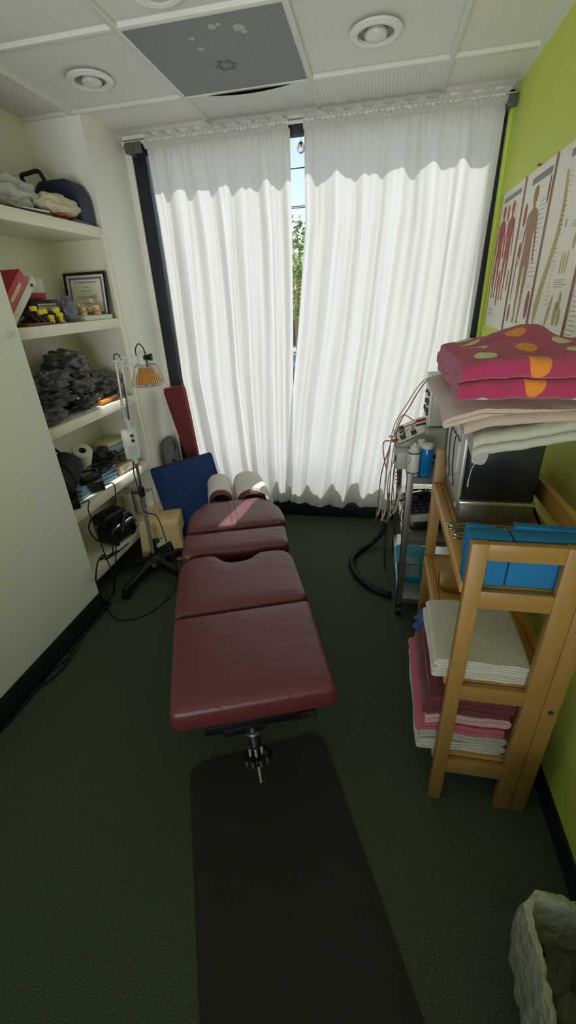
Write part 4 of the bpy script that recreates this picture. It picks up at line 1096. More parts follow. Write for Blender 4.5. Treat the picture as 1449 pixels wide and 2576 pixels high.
cab('charger_cable', [Vector((-1.555, 1.82, Z4+.015)), Vector((-1.515, 1.86, Z4+.025)), at(222, 1283, 'x', -1.50), at(240, 1330, 'x', -1.495), at(258, 1380, 'x', -1.49), at(272, 1415, 'x', -1.48), at(285, 1450, 'x', -1.46), at(287, 1490, 'z', .02), at(270, 1512, 'z', .014), at(240, 1535, 'z', .014), at(205, 1590, 'z', .006), at(190, 1640, 'z', .006), at(150, 1690, 'z', .010), at(60, 1745, 'z', .006), at(20, 1800, 'z', .006), at(-20, 1850, 'z', .006)], .0035, 'blackrub', 'thin black cable from the half hidden charger stand to the floor')
t = cab('extension_cord', [at(300, 1385, 'x', -1.51), at(275, 1395, 'x', -1.50), at(262, 1400, 'x', -1.49), at(247, 1412, 'x', -1.475), at(241, 1450, 'x', -1.47), at(244, 1480, 'z', .03), at(258, 1505, 'z', .008), at(269, 1518, 'z', .016), at(262, 1522, 'z', .010), at(240, 1532, 'z', .02), at(225, 1548, 'z', .012), at(205, 1565, 'z', .008), at(185, 1625, 'z', .015), at(160, 1680, 'z', .006), at(90, 1722, 'z', .006), at(50, 1745, 'z', .010), at(5, 1800, 'z', .006)], .0045, 'blackrub', 'thicker black cord with an inline plug hanging off the bottom board')
a_, e_ = at(251, 1408, 'x', -1.478), at(263, 1396, 'x', -1.49)
obj('inline_plug', B().tube([a_, a_.lerp(e_, .2), a_.lerp(e_, .8), e_], [.006, .012, .012, .007], 10), 'black', t)

# ------------------------------------------------------------------ wooden rack on the right
RX0, RX1, RY0, RY1 = .246, .556, .931, 1.650
rk = thing('wooden_rack', ((RX0+RX1)/2, (RY0+RY1)/2, 0), 'honey coloured pine rack of three slatted shelves along the green wall', 'rack')
HT = 1.032
for y0, y1 in ((RY0, RY0+.026), (RY1-.026, RY1)):
    obj('post', B().bx(RX0, RX0+.042, y0, y1, 0, HT, bev=.004), 'wood', rk)
    obj('post', B().bx(RX1-.098, RX1-.046, y0, y1, 0, HT, bev=.004), 'wood', rk)
    obj('post', B().bx(RX1-.045, RX1, y0+.002, y1, 0, HT, bev=.004), 'wood', rk)
    for z0, z1 in ((.984, HT-.001), (.838, .892), (.496, .552), (.150, .212)):
        obj('crosspiece', B().bx(RX0+.040, RX1-.096, y0+.003, y1-.003, z0, z1, bev=.003), 'wood_x', rk)
for z in (.212, .552, .892):
    o = obj('shelf_deck', B().bx(RX0+.02, RX1-.02, RY0+.026, RY1-.026, z-.016, z, bev=.002), 'wood_y', rk)
    obj('front_rail', B().bx(RX0-.004, RX0+.030, RY0+.026, RY1-.026, z-.030, z+.006, bev=.008, seg=4), 'wood_y', rk)
    obj('rear_rail', B().bx(RX1-.030, RX1, RY0+.026, RY1-.026, z-.030, z+.006, bev=.004), 'wood_y', rk)
obj('top_rear_rail', B().bx(RX1-.022, RX1, RY0+.026, RY1-.026, HT-.075, HT-.012, bev=.004), 'wood_y', rk)
b = B()
for x, z in ((RX1-.022, .79), (RX1-.022, .49)): b.cyl((x, RY0-.0008, z), (x, RY0+.004, z), .007, n=16)
obj('screw_hole', b, 'ink', rk)

# sterilizer cabinet with tongs and stuck electrode
ZT = .893
hx0, hx1, hy0, hy1 = .290, .500, 1.300, 1.585
t = thing('hot_towel_cabinet', ((hx0+hx1)/2, 1.44, ZT), 'dark glossy hot towel cabinet with a polished steel door on the rack top', 'cabinet')
obj('base', B().bx(hx0-.006, hx1+.004, hy0-.004, hy1+.004, ZT, ZT+.075, bev=.006), 'hotbase', t)
obj('body', B().bx(hx0, hx1, hy0, hy1, ZT+.077, ZT+.315, bev=.010, seg=3), 'hotpack', t)
obj('base_trim', B().bx(hx0-.008, hx1+.006, hy0-.006, hy1+.006, ZT+.068, ZT+.080, bev=.003), 'steel', t)
dr = obj('door', B().bx(hx0-.018, hx0-.001, hy0+.006, hy1-.006, ZT+.084, ZT+.308, bev=.008, seg=3), 'hotdoor', t)
for y in (1.372, 1.455, 1.535):
    pd_ = obj('contact_pad', B().prism([(hx0-.0182, y+u, ZT+.205+v) for u, v in roundpoly([(-.024, -.055), (.024, -.055), (.024, .055), (-.024, .055)], .024, 6)], (-.003, 0, 0)), 'whiteplastic', dr)
    obj('pad_wire', B().tube([(hx0-.022, y-.018, ZT+.26), (hx0-.026, y+.010, ZT+.272), (hx0-.028, y+.024, ZT+.24), (hx0-.026, y+.018, ZT+.17), (hx0-.022, y+.004, ZT+.125), (hx0-.021, y-.002, ZT+.10)], .0022, 6, smooth=5), 'ink', pd_)
obj('indicator', B().bx(hx0-.008, hx0-.006, 1.35, 1.375, ZT+.030, ZT+.046, bev=.002), 'whiteplastic', t)
el = at(1207, 1151, 'y', hy0-.002); el.y = hy0-.0015
t = thing('electrode_patch', el, 'white square electrode patch with a lead stuck on the dark cabinet side', 'electrode')
pl_ = roundpoly([(-.026, -.018), (.016, -.026), (.026, .016), (-.014, .026)], .016, 6)
obj('patch', B().prism([(el.x+u, hy0-.0002, el.z+v) for u, v in pl_], (0, -.002, 0)), mat('milky gel patch', (176, 178, 170), .5), t)
obj('lead_wire', B().tube([(el.x-.010, hy0-.003, el.z-.016), (el.x-.018, hy0-.004, el.z-.035), (el.x-.023, hy0-.005, el.z-.075)], .0014, 6, smooth=5).tube([(el.x-.023, hy0-.005, el.z-.075), (el.x-.022, hy0-.004, el.z-.096)], .0024, 6), 'whiteplastic', t)
def tongs(y, z, lab, dx_=0.):
    b = B()
    for dz in (0, .012):
        b.tube([(.262+dx_, y+.006, z+dz), (.250+dx_, y-.004, z+dz+.001), (.262+dx_, y-.014, z+dz), (.33, y-.012, z+dz), (.40, y-.010, z+dz), (.425, y-.018, z+dz), (.445, y-.006, z+dz), (.462, y-.008, z+dz)], .0026, 7, smooth=6)
    b.tube([(.262+dx_, y+.006, z), (.30, y+.008, z), (.34, y+.004, z+.003)], .0026, 7, smooth=4).tube([(.262+dx_, y+.006, z+.012), (.30, y+.008, z+.012), (.34, y+.004, z+.012)], .0026, 7, smooth=4)
    tag(obj('metal_tongs', b, 'chrome'), lab, 'tongs', 'wire tongs on the rack top')
tongs(1.262, ZT+.004, 'wire tongs touching the foot of the dark cabinet')
tongs(1.205, ZT+.004, 'wire tongs nearer to the blue foam blocks', .004)
cab('power_cable', [Vector((.505, 1.50, ZT+.06)), Vector((.530, 1.44, ZT+.055)), Vector((.534, 1.36, ZT+.02)), Vector((.528, 1.26, ZT+.006)), Vector((.50, 1.20, ZT+.006))], .005, 'blackrub', 'black power cable curling behind the dark cabinet')
# foam blocks
f0 = .960
t = obj('foam_block', B().bx(.246, .345, f0, f0+.050, ZT+.001, 1.034, bev=.003).prism([(.247, f0+.0499, ZT+.05), (.345, f0+.0499, ZT+.05), (.345, f0+.0499, 1.024), (.30, f0+.0499, 1.036), (.247, f0+.0499, 1.040)], (0, .018, 0)), 'foam')
tag(t, 'sky blue foam block standing behind the near rack end, the left one', 'foam block', 'blue foam blocks')
t = obj('foam_block', B().bx(.349, .508, f0+.002, f0+.048, ZT+.001, 1.034, bev=.003).prism([(.360, f0+.0479, ZT+.05), (.508, f0+.0479, ZT+.05), (.508, f0+.0479, 1.038), (.360, f0+.0479, 1.046)], (0, .020, 0)), 'foam')
tag(t, 'sky blue foam block standing behind the near rack end, the one beside the green wall', 'foam block', 'blue foam blocks')

# --- stack of towels over the cabinet
def tdef(seed, droop, lift=lambda x, y: 0, yo=0., nzk=.006):
    def f(p_):
        x, y, z = p_
        d = 0
        over = hx0-.004-x
        if over > 0: d += droop*over**1.2
        overy = hy0-.004-y
        if overy > 0: d += droop*.8*overy**1.2
        z2 = z - d + lift(x, y) + nzk*nz((x*9+seed, y*9, z*4)) + .003*nz((x*40, y*40, seed))
        x2 = x + .010*nz((y*7+seed, z*9, 3)); y2 = y + yo + .012*nz((x*8, z*12, seed+5))
        return Vector((x2, y2, z2))
    return f
ZH = ZT+.316
def lift2(x, y): return 0
def swap(f): return lambda p_: f(Vector((p_.y, p_.x, p_.z)))
def sdef(seed, droop, slope=.0, nzk=.006):
    def f(p_):
        x, y, z = p_
        d = 0
        if hx0-x > 0: d += droop*(hx0-x)**1.15
        if hy0-y > 0: d += droop*.55*(hy0-y)**1.2 - slope*(x-.36)*min(1, (hy0-y)/.10)
        return Vector((x+.012*nz((y*7+seed, z*9, 3)), y+.016*nz((x*7, z*14, seed+5)), z-d+nzk*nz((x*9+seed, y*9, z*4))+.0025*nz((x*40, y*40, seed))))
    return f
o = obj('bath_towel', folded(1.150, 1.55, .262, .598, ZH+.006, 4, .0115, .0025, 'r', deform=swap(sdef(1, .33, .16)), over=[(.0, 0), (.02, 0), (.0, 0), (.01, 0)]), 'towel_g', None, 60)
tag(o, 'greyish white towel hanging over the edge of the dark cabinet, lowest of the stack', 'towel', 'towels stacked on the cabinet')
o = obj('bath_towel', folded(1.185, 1.55, .235, .603, ZH+.066, 2, .0125, .002, 'r', deform=swap(sdef(2, .35, .10)), over=[(-.02, 0), (.0, 0)]), 'towel_b', None, 60)
tag(o, 'beige towel folded above the greyish white one', 'towel', 'towels stacked on the cabinet')
o = obj('hand_towel', folded(.196, .60, 1.165, 1.60, ZH+.098, 2, .012, .002, 'r', deform=tdef(3, .50, nzk=.004), over=[(0, 0), (.012, 0)]), mat('pinkish beige towel', (204, 182, 172), .95, noise_s=60, amt=.08, bump=(420, .8, .004), sheen=.3), None, 60)
tag(o, 'pinkish beige towel whose corner hangs down left of the cabinet', 'towel', 'towels stacked on the cabinet')
def pl(x, y):
    return .052*math.exp(-((x-.41)/.09)**2-((y-1.42)/.13)**2) + .020*math.exp(-((x-.55)/.05)**2-((y-1.28)/.06)**2) + .010*nz((x*11, y*9, 2))
PZ = ZH+.126
def pdef(p_):
    x, y, z = p_
    k_ = max(0, min(1, (x-.20)/.06)); mid = PZ+.040
    top = max(0, (z-PZ)/.09)
    z2 = mid+(z-mid)*(.72+.28*math.sqrt(k_)) + pl(x, y)*top - .12*max(0, .262-x)**1.1 - .10*max(0, 1.25-y)**1.1 + .004*nz((x*25, y*25, z*9)) + .014*abs(nz((x*9+y*7, y*5-x*6, 7)))*top
    return Vector((x+.012*nz((y*8, z*8, 4)), y+.012*nz((x*7, z*10, 9))+.045*(x-.2), z2))
o = obj('beach_towel', folded(1.140, 1.535, .206, .606, PZ, 4, .0215, .001, 'r', deform=swap(pdef), ny=60, over=[(0, 0), (0, .01), (.012, 0), (.012, 0)]), 'dots', None, 60)
tag(o, 'bright pink towel with orange and cream spots on top of the stack', 'towel')

# --- middle shelf
ZM = .553
def wdef(p_):
    x, y, z = p_
    return Vector((x+.004*nz((y*9, z*20, 2)), y+.004*nz((x*20, z*30, 3)), z+.006*nz((x*7, y*6, 1))*(z-ZM)*12 + .002*nz((x*30, y*30, 4))))
for i in range(2):
    zz = ZM+.002+i*.037
    o = obj('hand_towel', folded(.212+.004*i, .466-.004*i, .962-.004*i, 1.235, zz, 4, .0078, .0012, 'l' if i else 'r', deform=wdef, ny=30), 'towel_w', None, 60)
    tag(o, ['lower white folded towel of the stack on the middle rack shelf', 'upper white folded towel of the stack on the middle rack shelf'][i], 'towel', 'white towels on the middle shelf')
o = obj('sandbag', cushion([(.272, 1.372), (.375, 1.366), (.382, 1.468), (.285, 1.475)], ZM+.001, ZM+.050, .022, .010), 'sand', None, 60); tag(o, 'small khaki sandbag lying on the middle rack shelf', 'sandbag')
# --- lower shelf pile
ZL = .213
def ldef(seed, k_=.008):
    def f(p_):
        x, y, z = p_
        over = max(0, .246-x)
        return Vector((x+.008*nz((y*8+seed, z*15, 2)), y+.006*nz((x*12, z*20, seed)), max(z - .5*over**1.3 + k_*nz((x*8+seed, y*8, 1)) + .002*nz((x*35, y*35, seed)), ZL+.0005 if x > .23 else 0)))
    return f
pile = [(.205, .452, .968, 1.40, ZL+.006, 3, .013, 'towel_w', 'white towel at the bottom of the pile on the low rack shelf', 'r'),
        (.198, .450, .972, 1.38, ZL+.054, 2, .015, 'towel_g', 'greyish white towel second from the bottom of the low shelf pile', 'l'),
        (.200, .448, .966, 1.36, ZL+.093, 2, .017, 'towel_p', 'pink towel in the middle of the low shelf pile', 'r'),
        (.210, .446, .968, 1.33, ZL+.134, 2, .017, 'towel_lp', 'light pink crumpled fleece between the pink and burgundy towels', 'l'),
        (.214, .450, .970, 1.30, ZL+.176, 3, .021, 'towel_m', 'burgundy towel on top of the low shelf pile', 'r')]
for i, (x0, x1, y0, y1, z, n, th, m_, lab, s_) in enumerate(pile):
    o = obj('bath_towel', folded(x0, x1, y0, y1, z, n, th, .002, s_, deform=ldef(i*3.3, .012 if i == 3 else .006), ny=30), m_, None, 60); tag(o, lab, 'towel')
o = obj('folded_cloth', blob((.075, .085, .055), (.290, 1.50, ZL+.060), .35, 6, seed=60, flat=ZL+.001, fold=.5), 'towel_bl', None, 60); tag(o, 'crumpled blue cloth poking out of the low rack shelf near the trolley', 'cloth')
obj_b = obj('folded_cloth', cushion([(.215, 1.335), (.36, 1.34), (.36, 1.43), (.215, 1.43)], ZL+.130, ZL+.20, .02, .008), 'towel_bl', None, 60) if False else None

# ------------------------------------------------------------------ instrument trolley
CX0, CX1, CY0, CY1 = .165, .600, 1.868, 2.560
tr = thing('instrument_trolley', ((CX0+CX1)/2, (CY0+CY1)/2, 0), 'three tier steel instrument trolley on casters between the rack and the curtain', 'trolley')
for x, sx in ((CX0, 1), (CX1, -1)):
    for y, sy in ((CY0, 1), (CY1, -1)):
        lg = obj('post', B().bx(x, x+sx*.030, y, y+sy*.003, .088, .835, bev=.0005).bx(x, x+sx*.003, y, y+sy*.030, .088, .835, bev=.0005), 'darksteel', tr)
        cx_, cy_ = x+sx*.015, y+sy*.015
        obj('caster', B().cyl((cx_-.011, cy_+.012, .036), (cx_+.011, cy_+.012, .036), .036, n=28).box((cx_, cy_+.004, .066), (.030, .034, .045), bev=.006).cyl((cx_, cy_, .06), (cx_, cy_, .095), .008), 'black', lg)
for z in (.118, .478, .806):
    s_ = obj('shelf', B().bx(CX0+.003, CX1-.003, CY0+.003, CY1-.003, z, z+.004).bx(CX0+.003, CX1-.003, CY0+.002, CY0+.005, z-.022, z+.004).bx(CX0+.003, CX1-.003, CY1-.005, CY1-.002, z-.022, z+.004).bx(CX0+.003, CX0+.005, CY0+.003, CY1-.003, z-.022, z+.004).bx(CX1-.005, CX1-.003, CY0+.003, CY1-.003, z-.022, z+.004), 'steel', tr)
    obj('front_lip', B().bx(CX0+.03, CX1-.03, CY0-.001, CY0+.0018, z-.020, z+.006), 'darksteel', s_)
ZC3 = .8105
# big electrotherapy unit with sloped panel
t = thing('electrotherapy_unit', (.36, 2.12, ZC3), 'putty grey electrotherapy unit with a sloped control panel on the trolley top', 'medical device')
ux0, ux1, uy0, uy1 = .122, .480, 2.06, 2.36
b = B().prism([(ux0+.02, uy0, ZC3+.01), (ux1, uy0, ZC3+.01), (ux1, uy0, ZC3+.175), (ux0+.160, uy0, ZC3+.170), (ux0-.01, uy0, ZC3+.085), (ux0, uy0, ZC3+.03)], (0, uy1-uy0, 0))
bmesh.ops.bevel(b.bm, geom=b.bm.edges[:], offset=.004, segments=2, affect='EDGES')
obj('housing', b, 'grey_box', t)
pa, pb = Vector((ux0-.006, 0, ZC3+.090)), Vector((ux0+.156, 0, ZC3+.170)); pdn = (pb-pa).normalized(); pn = Vector((-pdn.z, 0, pdn.x))
def PW(s, y, w): return pa+pdn*s+Vector((0, y, 0))+pn*w
pm = Matrix((pdn, Vector((0, 1, 0)), pn)).transposed()
obj('panel', B().box(PW(.080, (uy0+uy1)/2, .0035), (.140, uy1-uy0-.02, .004), pm, bev=.001), 'whiteplastic', t)
for i, (s, dy) in enumerate(((.045, .05), (.045, .12), (.10, .05), (.045, .20))):
    obj('dial', B().cyl(PW(s, uy0+dy, .005), PW(s, uy0+dy, .026), .014, .012, n=20), 'devdark', t)
b = B()
for i in range(5): b.box(PW(.10, uy0+.10+.022*i, .0058), (.016, .010, .002), pm)
obj('switches', b, 'ink', t)
obj('lower_slot', B().bx(ux0+.03, ux1+.002, uy0-.002, uy0+.004, ZC3+.028, ZC3+.052, bev=.001), 'black', t)
# upright unit
t = thing('stimulator_unit', (.39, 2.15, ZC3+.176), 'upright grey stimulator box with switches facing the table, on the sloped unit', 'medical device')
zz = ZC3+.178
obj('housing', B().bx(.270, .50, 2.10, 2.30, zz, zz+.225, bev=.005), 'grey_box', t)
obj('front_panel', B().bx(.258, .270, 2.095, 2.305, zz+.002, zz+.223, bev=.003), 'whiteplastic', t)
b = B(); rn = random.Random(9)
for y, z, w, h in ((2.13, .15, .022, .018), (2.20, .15, .03, .012), (2.14, .11, .03, .03), (2.22, .10, .02, .02), (2.13, .065, .026, .035), (2.19, .06, .02, .02), (2.25, .06, .018, .02), (2.24, .14, .012, .012)):
    b.bx(.250, .258, y-w/2, y+w/2, zz+z-h/2, zz+z+h/2, bev=.002)
obj('switches', b, 'ink', t)
obj('jack_plug', B().tube([(.252, 2.125, zz+.030), (.205, 2.11, zz+.024)], [.006, .005], 8), 'red', t)
obj('jack_plug', B().tube([(.252, 2.120, zz+.010), (.205, 2.10, zz+.004)], [.006, .005], 8), 'ink', t)
# small front boxes & bottles
def bottle(name, c, r, h, m, lab, capm='whiteplastic', nozzle=False, bands=False):
    t = thing(name, c, lab, 'bottle'); c = Vector(c)
    obj('body', B().lathe([(.001, 0), (r*.94, 0), (r, .004), (r, h*.80), (r*.92, h*.86), (r*.62, h*.90), (r*.60, h*.93), (.001, h*.93)], c, n=32), m, t)
    if nozzle:
        obj('cap', B().lathe([(.001, h*.90), (r*.72, h*.90), (r*.70, h*.99), (r*.30, h*1.01), (r*.26, h*1.10), (r*.16, h*1.11), (.001, h*1.11)], c, n=28), capm, t)
    else:
        obj('cap', B().lathe([(.001, h*.86), (r*.86, h*.86), (r*.86, h*.99), (r*.80, h*1.0), (.001, h*1.0)], c, n=28), capm, t)
    if bands:
        for z in (.10, .78): obj('band', B().lathe([(r+.0004, h*z), (r+.0008, h*z+.001), (r+.0008, h*z+.005), (r+.0004, h*z+.006)], c, n=32), 'ink', t)
        b = B()
        for z, w in ((.66, .5), (.55, .9), (.46, .35), (.38, .25)):
            b.tube([c+Vector((math.cos(a)*(r+.0008), math.sin(a)*(r+.0008), h*z+(.010 if w == .9 else .003)*math.sin((a+2.3)*5))) for a in [-2.3+w*.5*k_/8-.2 for k_ in range(9)]], .0012, 5)
        obj('printed_marks', b, 'ink', t)
    return t
bottle('gel_bottle', (.190, 1.905, ZC3+.002), .027, .140, 'whiteplastic', 'white bottle with pointed nozzle and black printed bands on the trolley corner', nozzle=True, bands=True)
bottle('gel_bottle', (.247, 1.912, ZC3+.002), .0285, .150, 'bluegel', 'bottle of clear blue gel with a white cap beside the white nozzle bottle')
bottle('gel_bottle', (.225, 1.970, ZC3+.002), .020, .150, 'whiteplastic', 'white capped bottle standing behind the two front bottles')
o = obj('clear_jar', B().lathe([(.001, 0), (.030, 0), (.031, .05), (.028, .075), (.001, .076)], (.40, 2.0, ZC3+.18), n=24).lathe([(.001, 0), (.001, .001)], (.4, 2.0, ZC3+.2), n=6), 'clearblue'); tag(o, 'frosted clear jar beside the upright stimulator box', 'jar')
o.location.z = ZC3+.002+.0; o.location.x = .33; o.location.y = 1.99
o = obj('control_box', B().box((.150, 2.015, ZC3+.045), (.07, .085, .085), RZ(8), bev=.004), 'grey_box'); tag(o, 'small grey device at the trolley corner behind the bottles', 'medical device')
obj('socket', B().box((.1140, 2.00, ZC3+.05), (.004, .03, .02), RZ(8)), 'ink', o)
slab('wooden_tray', (.44, 1.93, ZC3+.012), (.26, .10, .018), 0, 'wood_x', 'small wooden tray at the front of the trolley top beside the blue bottle', 'tray')
# lead wires hanging in a bundle off the left side of the trolley
hang = [((.252, 2.125, zz+.028), (1000, 1085), (960, 1190), (945, 1312), 'redcord'), ((.205, 2.10, zz+.02), (1012, 1045), (975, 1150), (962, 1300), 'beigecord'),
        ((.30, 2.16, zz+.224), (1065, 958), (990, 1075), (968, 1215), 'beigecord'), ((.32, 2.18, zz+.225), (1072, 960), (1000, 1080), (985, 1260), 'redcord'),
        ((.205, 2.10, zz+.004), (1000, 1100), (982, 1200), (975, 1290), 'beigecord'), ((.16, 2.08, ZC3+.09), (968, 1110), (972, 1190), (958, 1317), 'redcord')]
t = thing('lead_wire_bundle', (.10, 2.04, .5), 'bundle of beige and reddish lead wires hanging off the left side of the trolley', 'lead wires')
for i, (s_, p1_, p2_, p3_, m_) in enumerate(hang):
    yy = 2.03+.008*i
    P_ = [Vector(s_), at(*p1_, 'y', 2.06), at((p1_[0]+p2_[0])/2-4, (p1_[1]+p2_[1])/2, 'y', yy), at(*p2_, 'y', yy), at((p2_[0]+p3_[0])/2, (p2_[1]+p3_[1])/2, 'y', yy), at(*p3_, 'y', yy)]
    if i in (1, 3, 4): P_ += [at(p3_[0]+8, p3_[1]+8, 'y', yy), at(p3_[0]+16, p3_[1]-20, 'y', yy+.01), at(p3_[0]+14, p3_[1]-90, 'y', yy+.015), at(1000, 1130, 'y', yy+.01)]
    obj('wire', B().tube(P_, .0028, 6, smooth=8), m_, t)
for i, (x, y) in enumerate(((947, 1300), (960, 1308), (972, 1315), (990, 1292))):
    p_ = at(x, y, 'y', 2.04); obj('rubber_tip', B().tube([at(x+12, y-40, 'y', 2.045), at(x+7, y-15, 'y', 2.04), p_], .0045, 7, smooth=4), 'cream_hose', t)
p_ = at(984, 1108, 'y', 2.05); obj('plug', B().tube([p_, p_+Vector((.035, 0, .004))], [.007, .005], 8), 'red', t)
p_ = at(978, 1098, 'y', 2.05); obj('plug', B().tube([p_, p_+Vector((.03, 0, .0))], [.006, .005], 8), 'beigecord', t)
cp = [at(1000, 1170, 'y', 2.02), at(998, 1215, 'y', 2.02)]
pts = []
for i in range(90):
    w = i/89; c_ = cp[0].lerp(cp[1], w); pts.append(c_+Vector((math.cos(w*2*PI*5)*.012, .0, math.sin(w*2*PI*5)*.004))+Vector((0, math.sin(w*2*PI*5)*.010, 0)))
o = obj('coiled_cord', B().tube([at(1010, 1130, 'y', 2.03)]+pts+[at(1010, 1228, 'y', 2.05)], .0014, 5), 'blackrub'); tag(o, 'thin black coiled cord beside the trolley corner', 'cord')
# middle shelf things
ZC2 = .4825
t = thing('telephone_console', (.30, 2.06, ZC2), 'grey keypad console with black leads piled on it, on the middle trolley shelf', 'console')
R_ = Matrix.Rotation(math.radians(10), 3, 'X') @ RZ(12)
obj('body', B().box((.30, 2.06, ZC2+.100), (.25, .20, .045), R_, bev=.006), 'grey_box', t)
obj('keypad', B().box(Vector((.30, 2.06, ZC2+.100))+R_ @ Vector((0, 0, .0235)), (.23, .18, .004), R_, bev=.001), 'devdark', t)
b = B()
for i in range(5):
    for j in range(3): b.box(Vector((.30, 2.06, ZC2+.100))+R_ @ Vector((-.08+.035*i, -.07+.028*j, .027)), (.020, .014, .005), R_, bev=.002)
obj('keys', b, 'greyplastic', t)
obj('stand', B().box((.31, 2.07, ZC2+.037), (.20, .17, .072), RZ(12), bev=.006), 'black', t)
b = B(); rn = random.Random(5)
for i in range(12):
    c_ = Vector((.285+rn.uniform(-.05, .05), 2.04+rn.uniform(-.04, .04), ZC2+.142+rn.uniform(0, .03))); a0_ = rn.uniform(0, 6)
    b.tube([c_+Vector((math.cos(a)*.085, math.sin(a)*.035, .010*math.sin(2*a+a0_))) for a in [a0_+k_*.5 for k_ in range(12)]], .003, 5, smooth=3)
for i in range(3):
    b.tube([(.20, 1.99, ZC2+.14), (.165+.01*i, 1.97, ZC2+.12), (.16+.012*i, 1.975, ZC2+.06), (.19+.01*i, 1.98, ZC2+.02+.004*i), (.23, 1.96+.01*i, ZC2+.006)], .0028, 5, smooth=5)
o = obj('lead_pile', b, 'blackrub'); tag(o, 'pile of thin black leads lying over the grey keypad console', 'cables')
# low shelf: teal tub
ZC1 = .1225
t = thing('plastic_tub', (.25, 2.10, ZC1), 'teal plastic tub with a grey label on the low trolley shelf', 'tub')
pl_ = [(.165, 2.01), (.335, 2.01), (.335, 2.20), (.165, 2.20)]
b = B(); P_ = roundpoly(pl_, .035, 6)
b.loft([[Vector((x, y, z)) for x, y in inset(P_, d)] for d, z in ((.022, ZC1), (.012, ZC1+.01), (0, ZC1+.115), (-.004, ZC1+.118), (-.004, ZC1+.124), (.003, ZC1+.124), (.015, ZC1+.012))], cap=False)
b.bm.faces.new([b.bm.verts.new((x, y, ZC1+.001)) for x, y in inset(P_, .022)])
obj('tub', b, 'teal', t)
obj('lid', B().loft([[Vector((x, y, z)) for x, y in inset(P_, d)] for d, z in ((-.006, ZC1+.118), (-.008, ZC1+.128), (-.002, ZC1+.134), (.02, ZC1+.135))]), 'teal', t)
obj('label', B().prism([(.19, 2.0, ZC1+.1362), (.285, 1.998, ZC1+.1362), (.285, 2.07, ZC1+.1362), (.19, 2.07, ZC1+.1362)], (0, .0, .0006)).prism([(.19, 2.0015, ZC1+.05), (.285, 2.0015, ZC1+.05), (.285, 2.0, ZC1+.13), (.19, 2.0, ZC1+.13)], (0, -.0006, 0)), 'label', t)
# corrugated black hose on the floor
def hose(pts, r):
    P_ = catmull([Vector(p_) for p_ in pts], 26)
    # resample and ripple
    rr = [r*(1+.13*(1 if (i % 4) < 2 else -1)) for i in range(len(P_))]
    return B().tube(P_, rr, 14)
o = obj('corrugated_hose', hose([at(968, 1300, 'z', .20), at(962, 1335, 'z', .12), at(940, 1362, 'z', .045), at(905, 1385, 'z', .021), at(886, 1408, 'z', .021), at(890, 1435, 'z', .021), at(915, 1465, 'z', .021), at(950, 1486, 'z', .021), at(982, 1497, 'z', .021)], .0185), 'black', None, 60)
tag(o, 'black corrugated hose curving over the carpet left of the trolley', 'hose')
b = B()
for i in range(3):
    b.tube([at(975+3*i, 1240, 'y', 2.00), at(972+3*i, 1290, 'y', 1.99), at(968+3*i, 1345, 'y', 1.98), at(966+2*i, 1380+8*i, 'y', 1.975), at(966+2*i, 1430+4*i, 'y', 1.96)], .0017, 6, smooth=6)
o = obj('hanging_leads', b, 'blackrub'); tag(o, 'thin black leads dangling beside the trolley above the hose', 'cables')

# ------------------------------------------------------------------ posters on the green wall
def figure(y0, z0, h, w, flip=False):
    """front view human outline as polygons: (y offset, z)"""
    half = [(0, 1.0), (.05, .985), (.062, .94), (.05, .895), (.028, .875), (.03, .85), (.10, .83), (.145, .80), (.16, .72), (.19, .62), (.205, .52), (.225, .46), (.205, .45), (.18, .50), (.16, .58), (.135, .66), (.115, .72), (.10, .63), (.115, .52), (.125, .45), (.115, .30), (.095, .22), (.10, .15), (.075, .05), (.10, .01), (.045, .0), (.04, .06), (.045, .16), (.035, .25), (.02, .44)]
    pts = [(x*w, z*h) for x, z in half] + [(-x*w, z*h) for x, z in reversed(half[1:])]
    return [(y0-u, z0+z) for u, z in pts]
XP = XR-.0015
def flat(polys, x=XP-.0012, th=.0005):
    q = B()
    for p_ in polys:
        vs = [q.bm.verts.new((x, y, z)) for y, z in p_]
        from mathutils.geometry import tessellate_polygon
        for tri in tessellate_polygon([[Vector((y, z, 0)) for y, z in p_]]):
            try: q.bm.faces.new([vs[i] for i in tri])
            except ValueError: pass
    g = bmesh.ops.extrude_face_region(q.bm, geom=q.bm.faces[:])
    bmesh.ops.translate(q.bm, vec=(-th, 0, 0), verts=[v for v in g['geom'] if isinstance(v, bmesh.types.BMVert)])
    return q
def ell(y, z, a, c, n=16, rot=0): return [(y+a*math.cos(t_)*math.cos(rot)-c*math.sin(t_)*math.sin(rot), z+a*math.cos(t_)*math.sin(rot)+c*math.sin(t_)*math.cos(rot)) for t_ in [2*PI*i/n for i in range(n)]]
def rct(y0, y1, z0, z1): return [(y0, z0), (y1, z0), (y1, z1), (y0, z1)]
PZ0, PZ1 = 1.375, 2.003
def poster(y1, y0, lab, z0=PZ0, z1=PZ1):
    t = thing('anatomy_poster', (XP, (y0+y1)/2, z0), lab, 'poster')
    obj('sheet', B().bx(XP-.001, XP+.0005, y0, y1, z0, z1), 'poster', t)
    obj('edging', B().bx(XP-.003, XP, y0-.001, y0+.006, z0, z1), 'posteredge', t); obj('edging', B().bx(XP-.003, XP, y1-.006, y1+.001, z0, z1), 'posteredge', t)
    return t
def lines(y0, y1, z0, z1, n, r): 
    out = []
    for i in range(n):
        z = z0+(z1-z0)*(i+.5)/n; w = (y1-y0)*r.uniform(.5, 1); out.append(rct(y1-w, y1, z, z+.0022))
    return out
rp = random.Random(11)
t = poster(2.915, 2.508, 'anatomy poster of two red muscle figures, nearest the window')
obj('title_bar', flat([rct(2.56, 2.86, 1.955, 1.975)]), 'greyink', t)
obj('muscle_figure', flat([figure(2.82, 1.52, .42, .42)]), 'muscle', t)
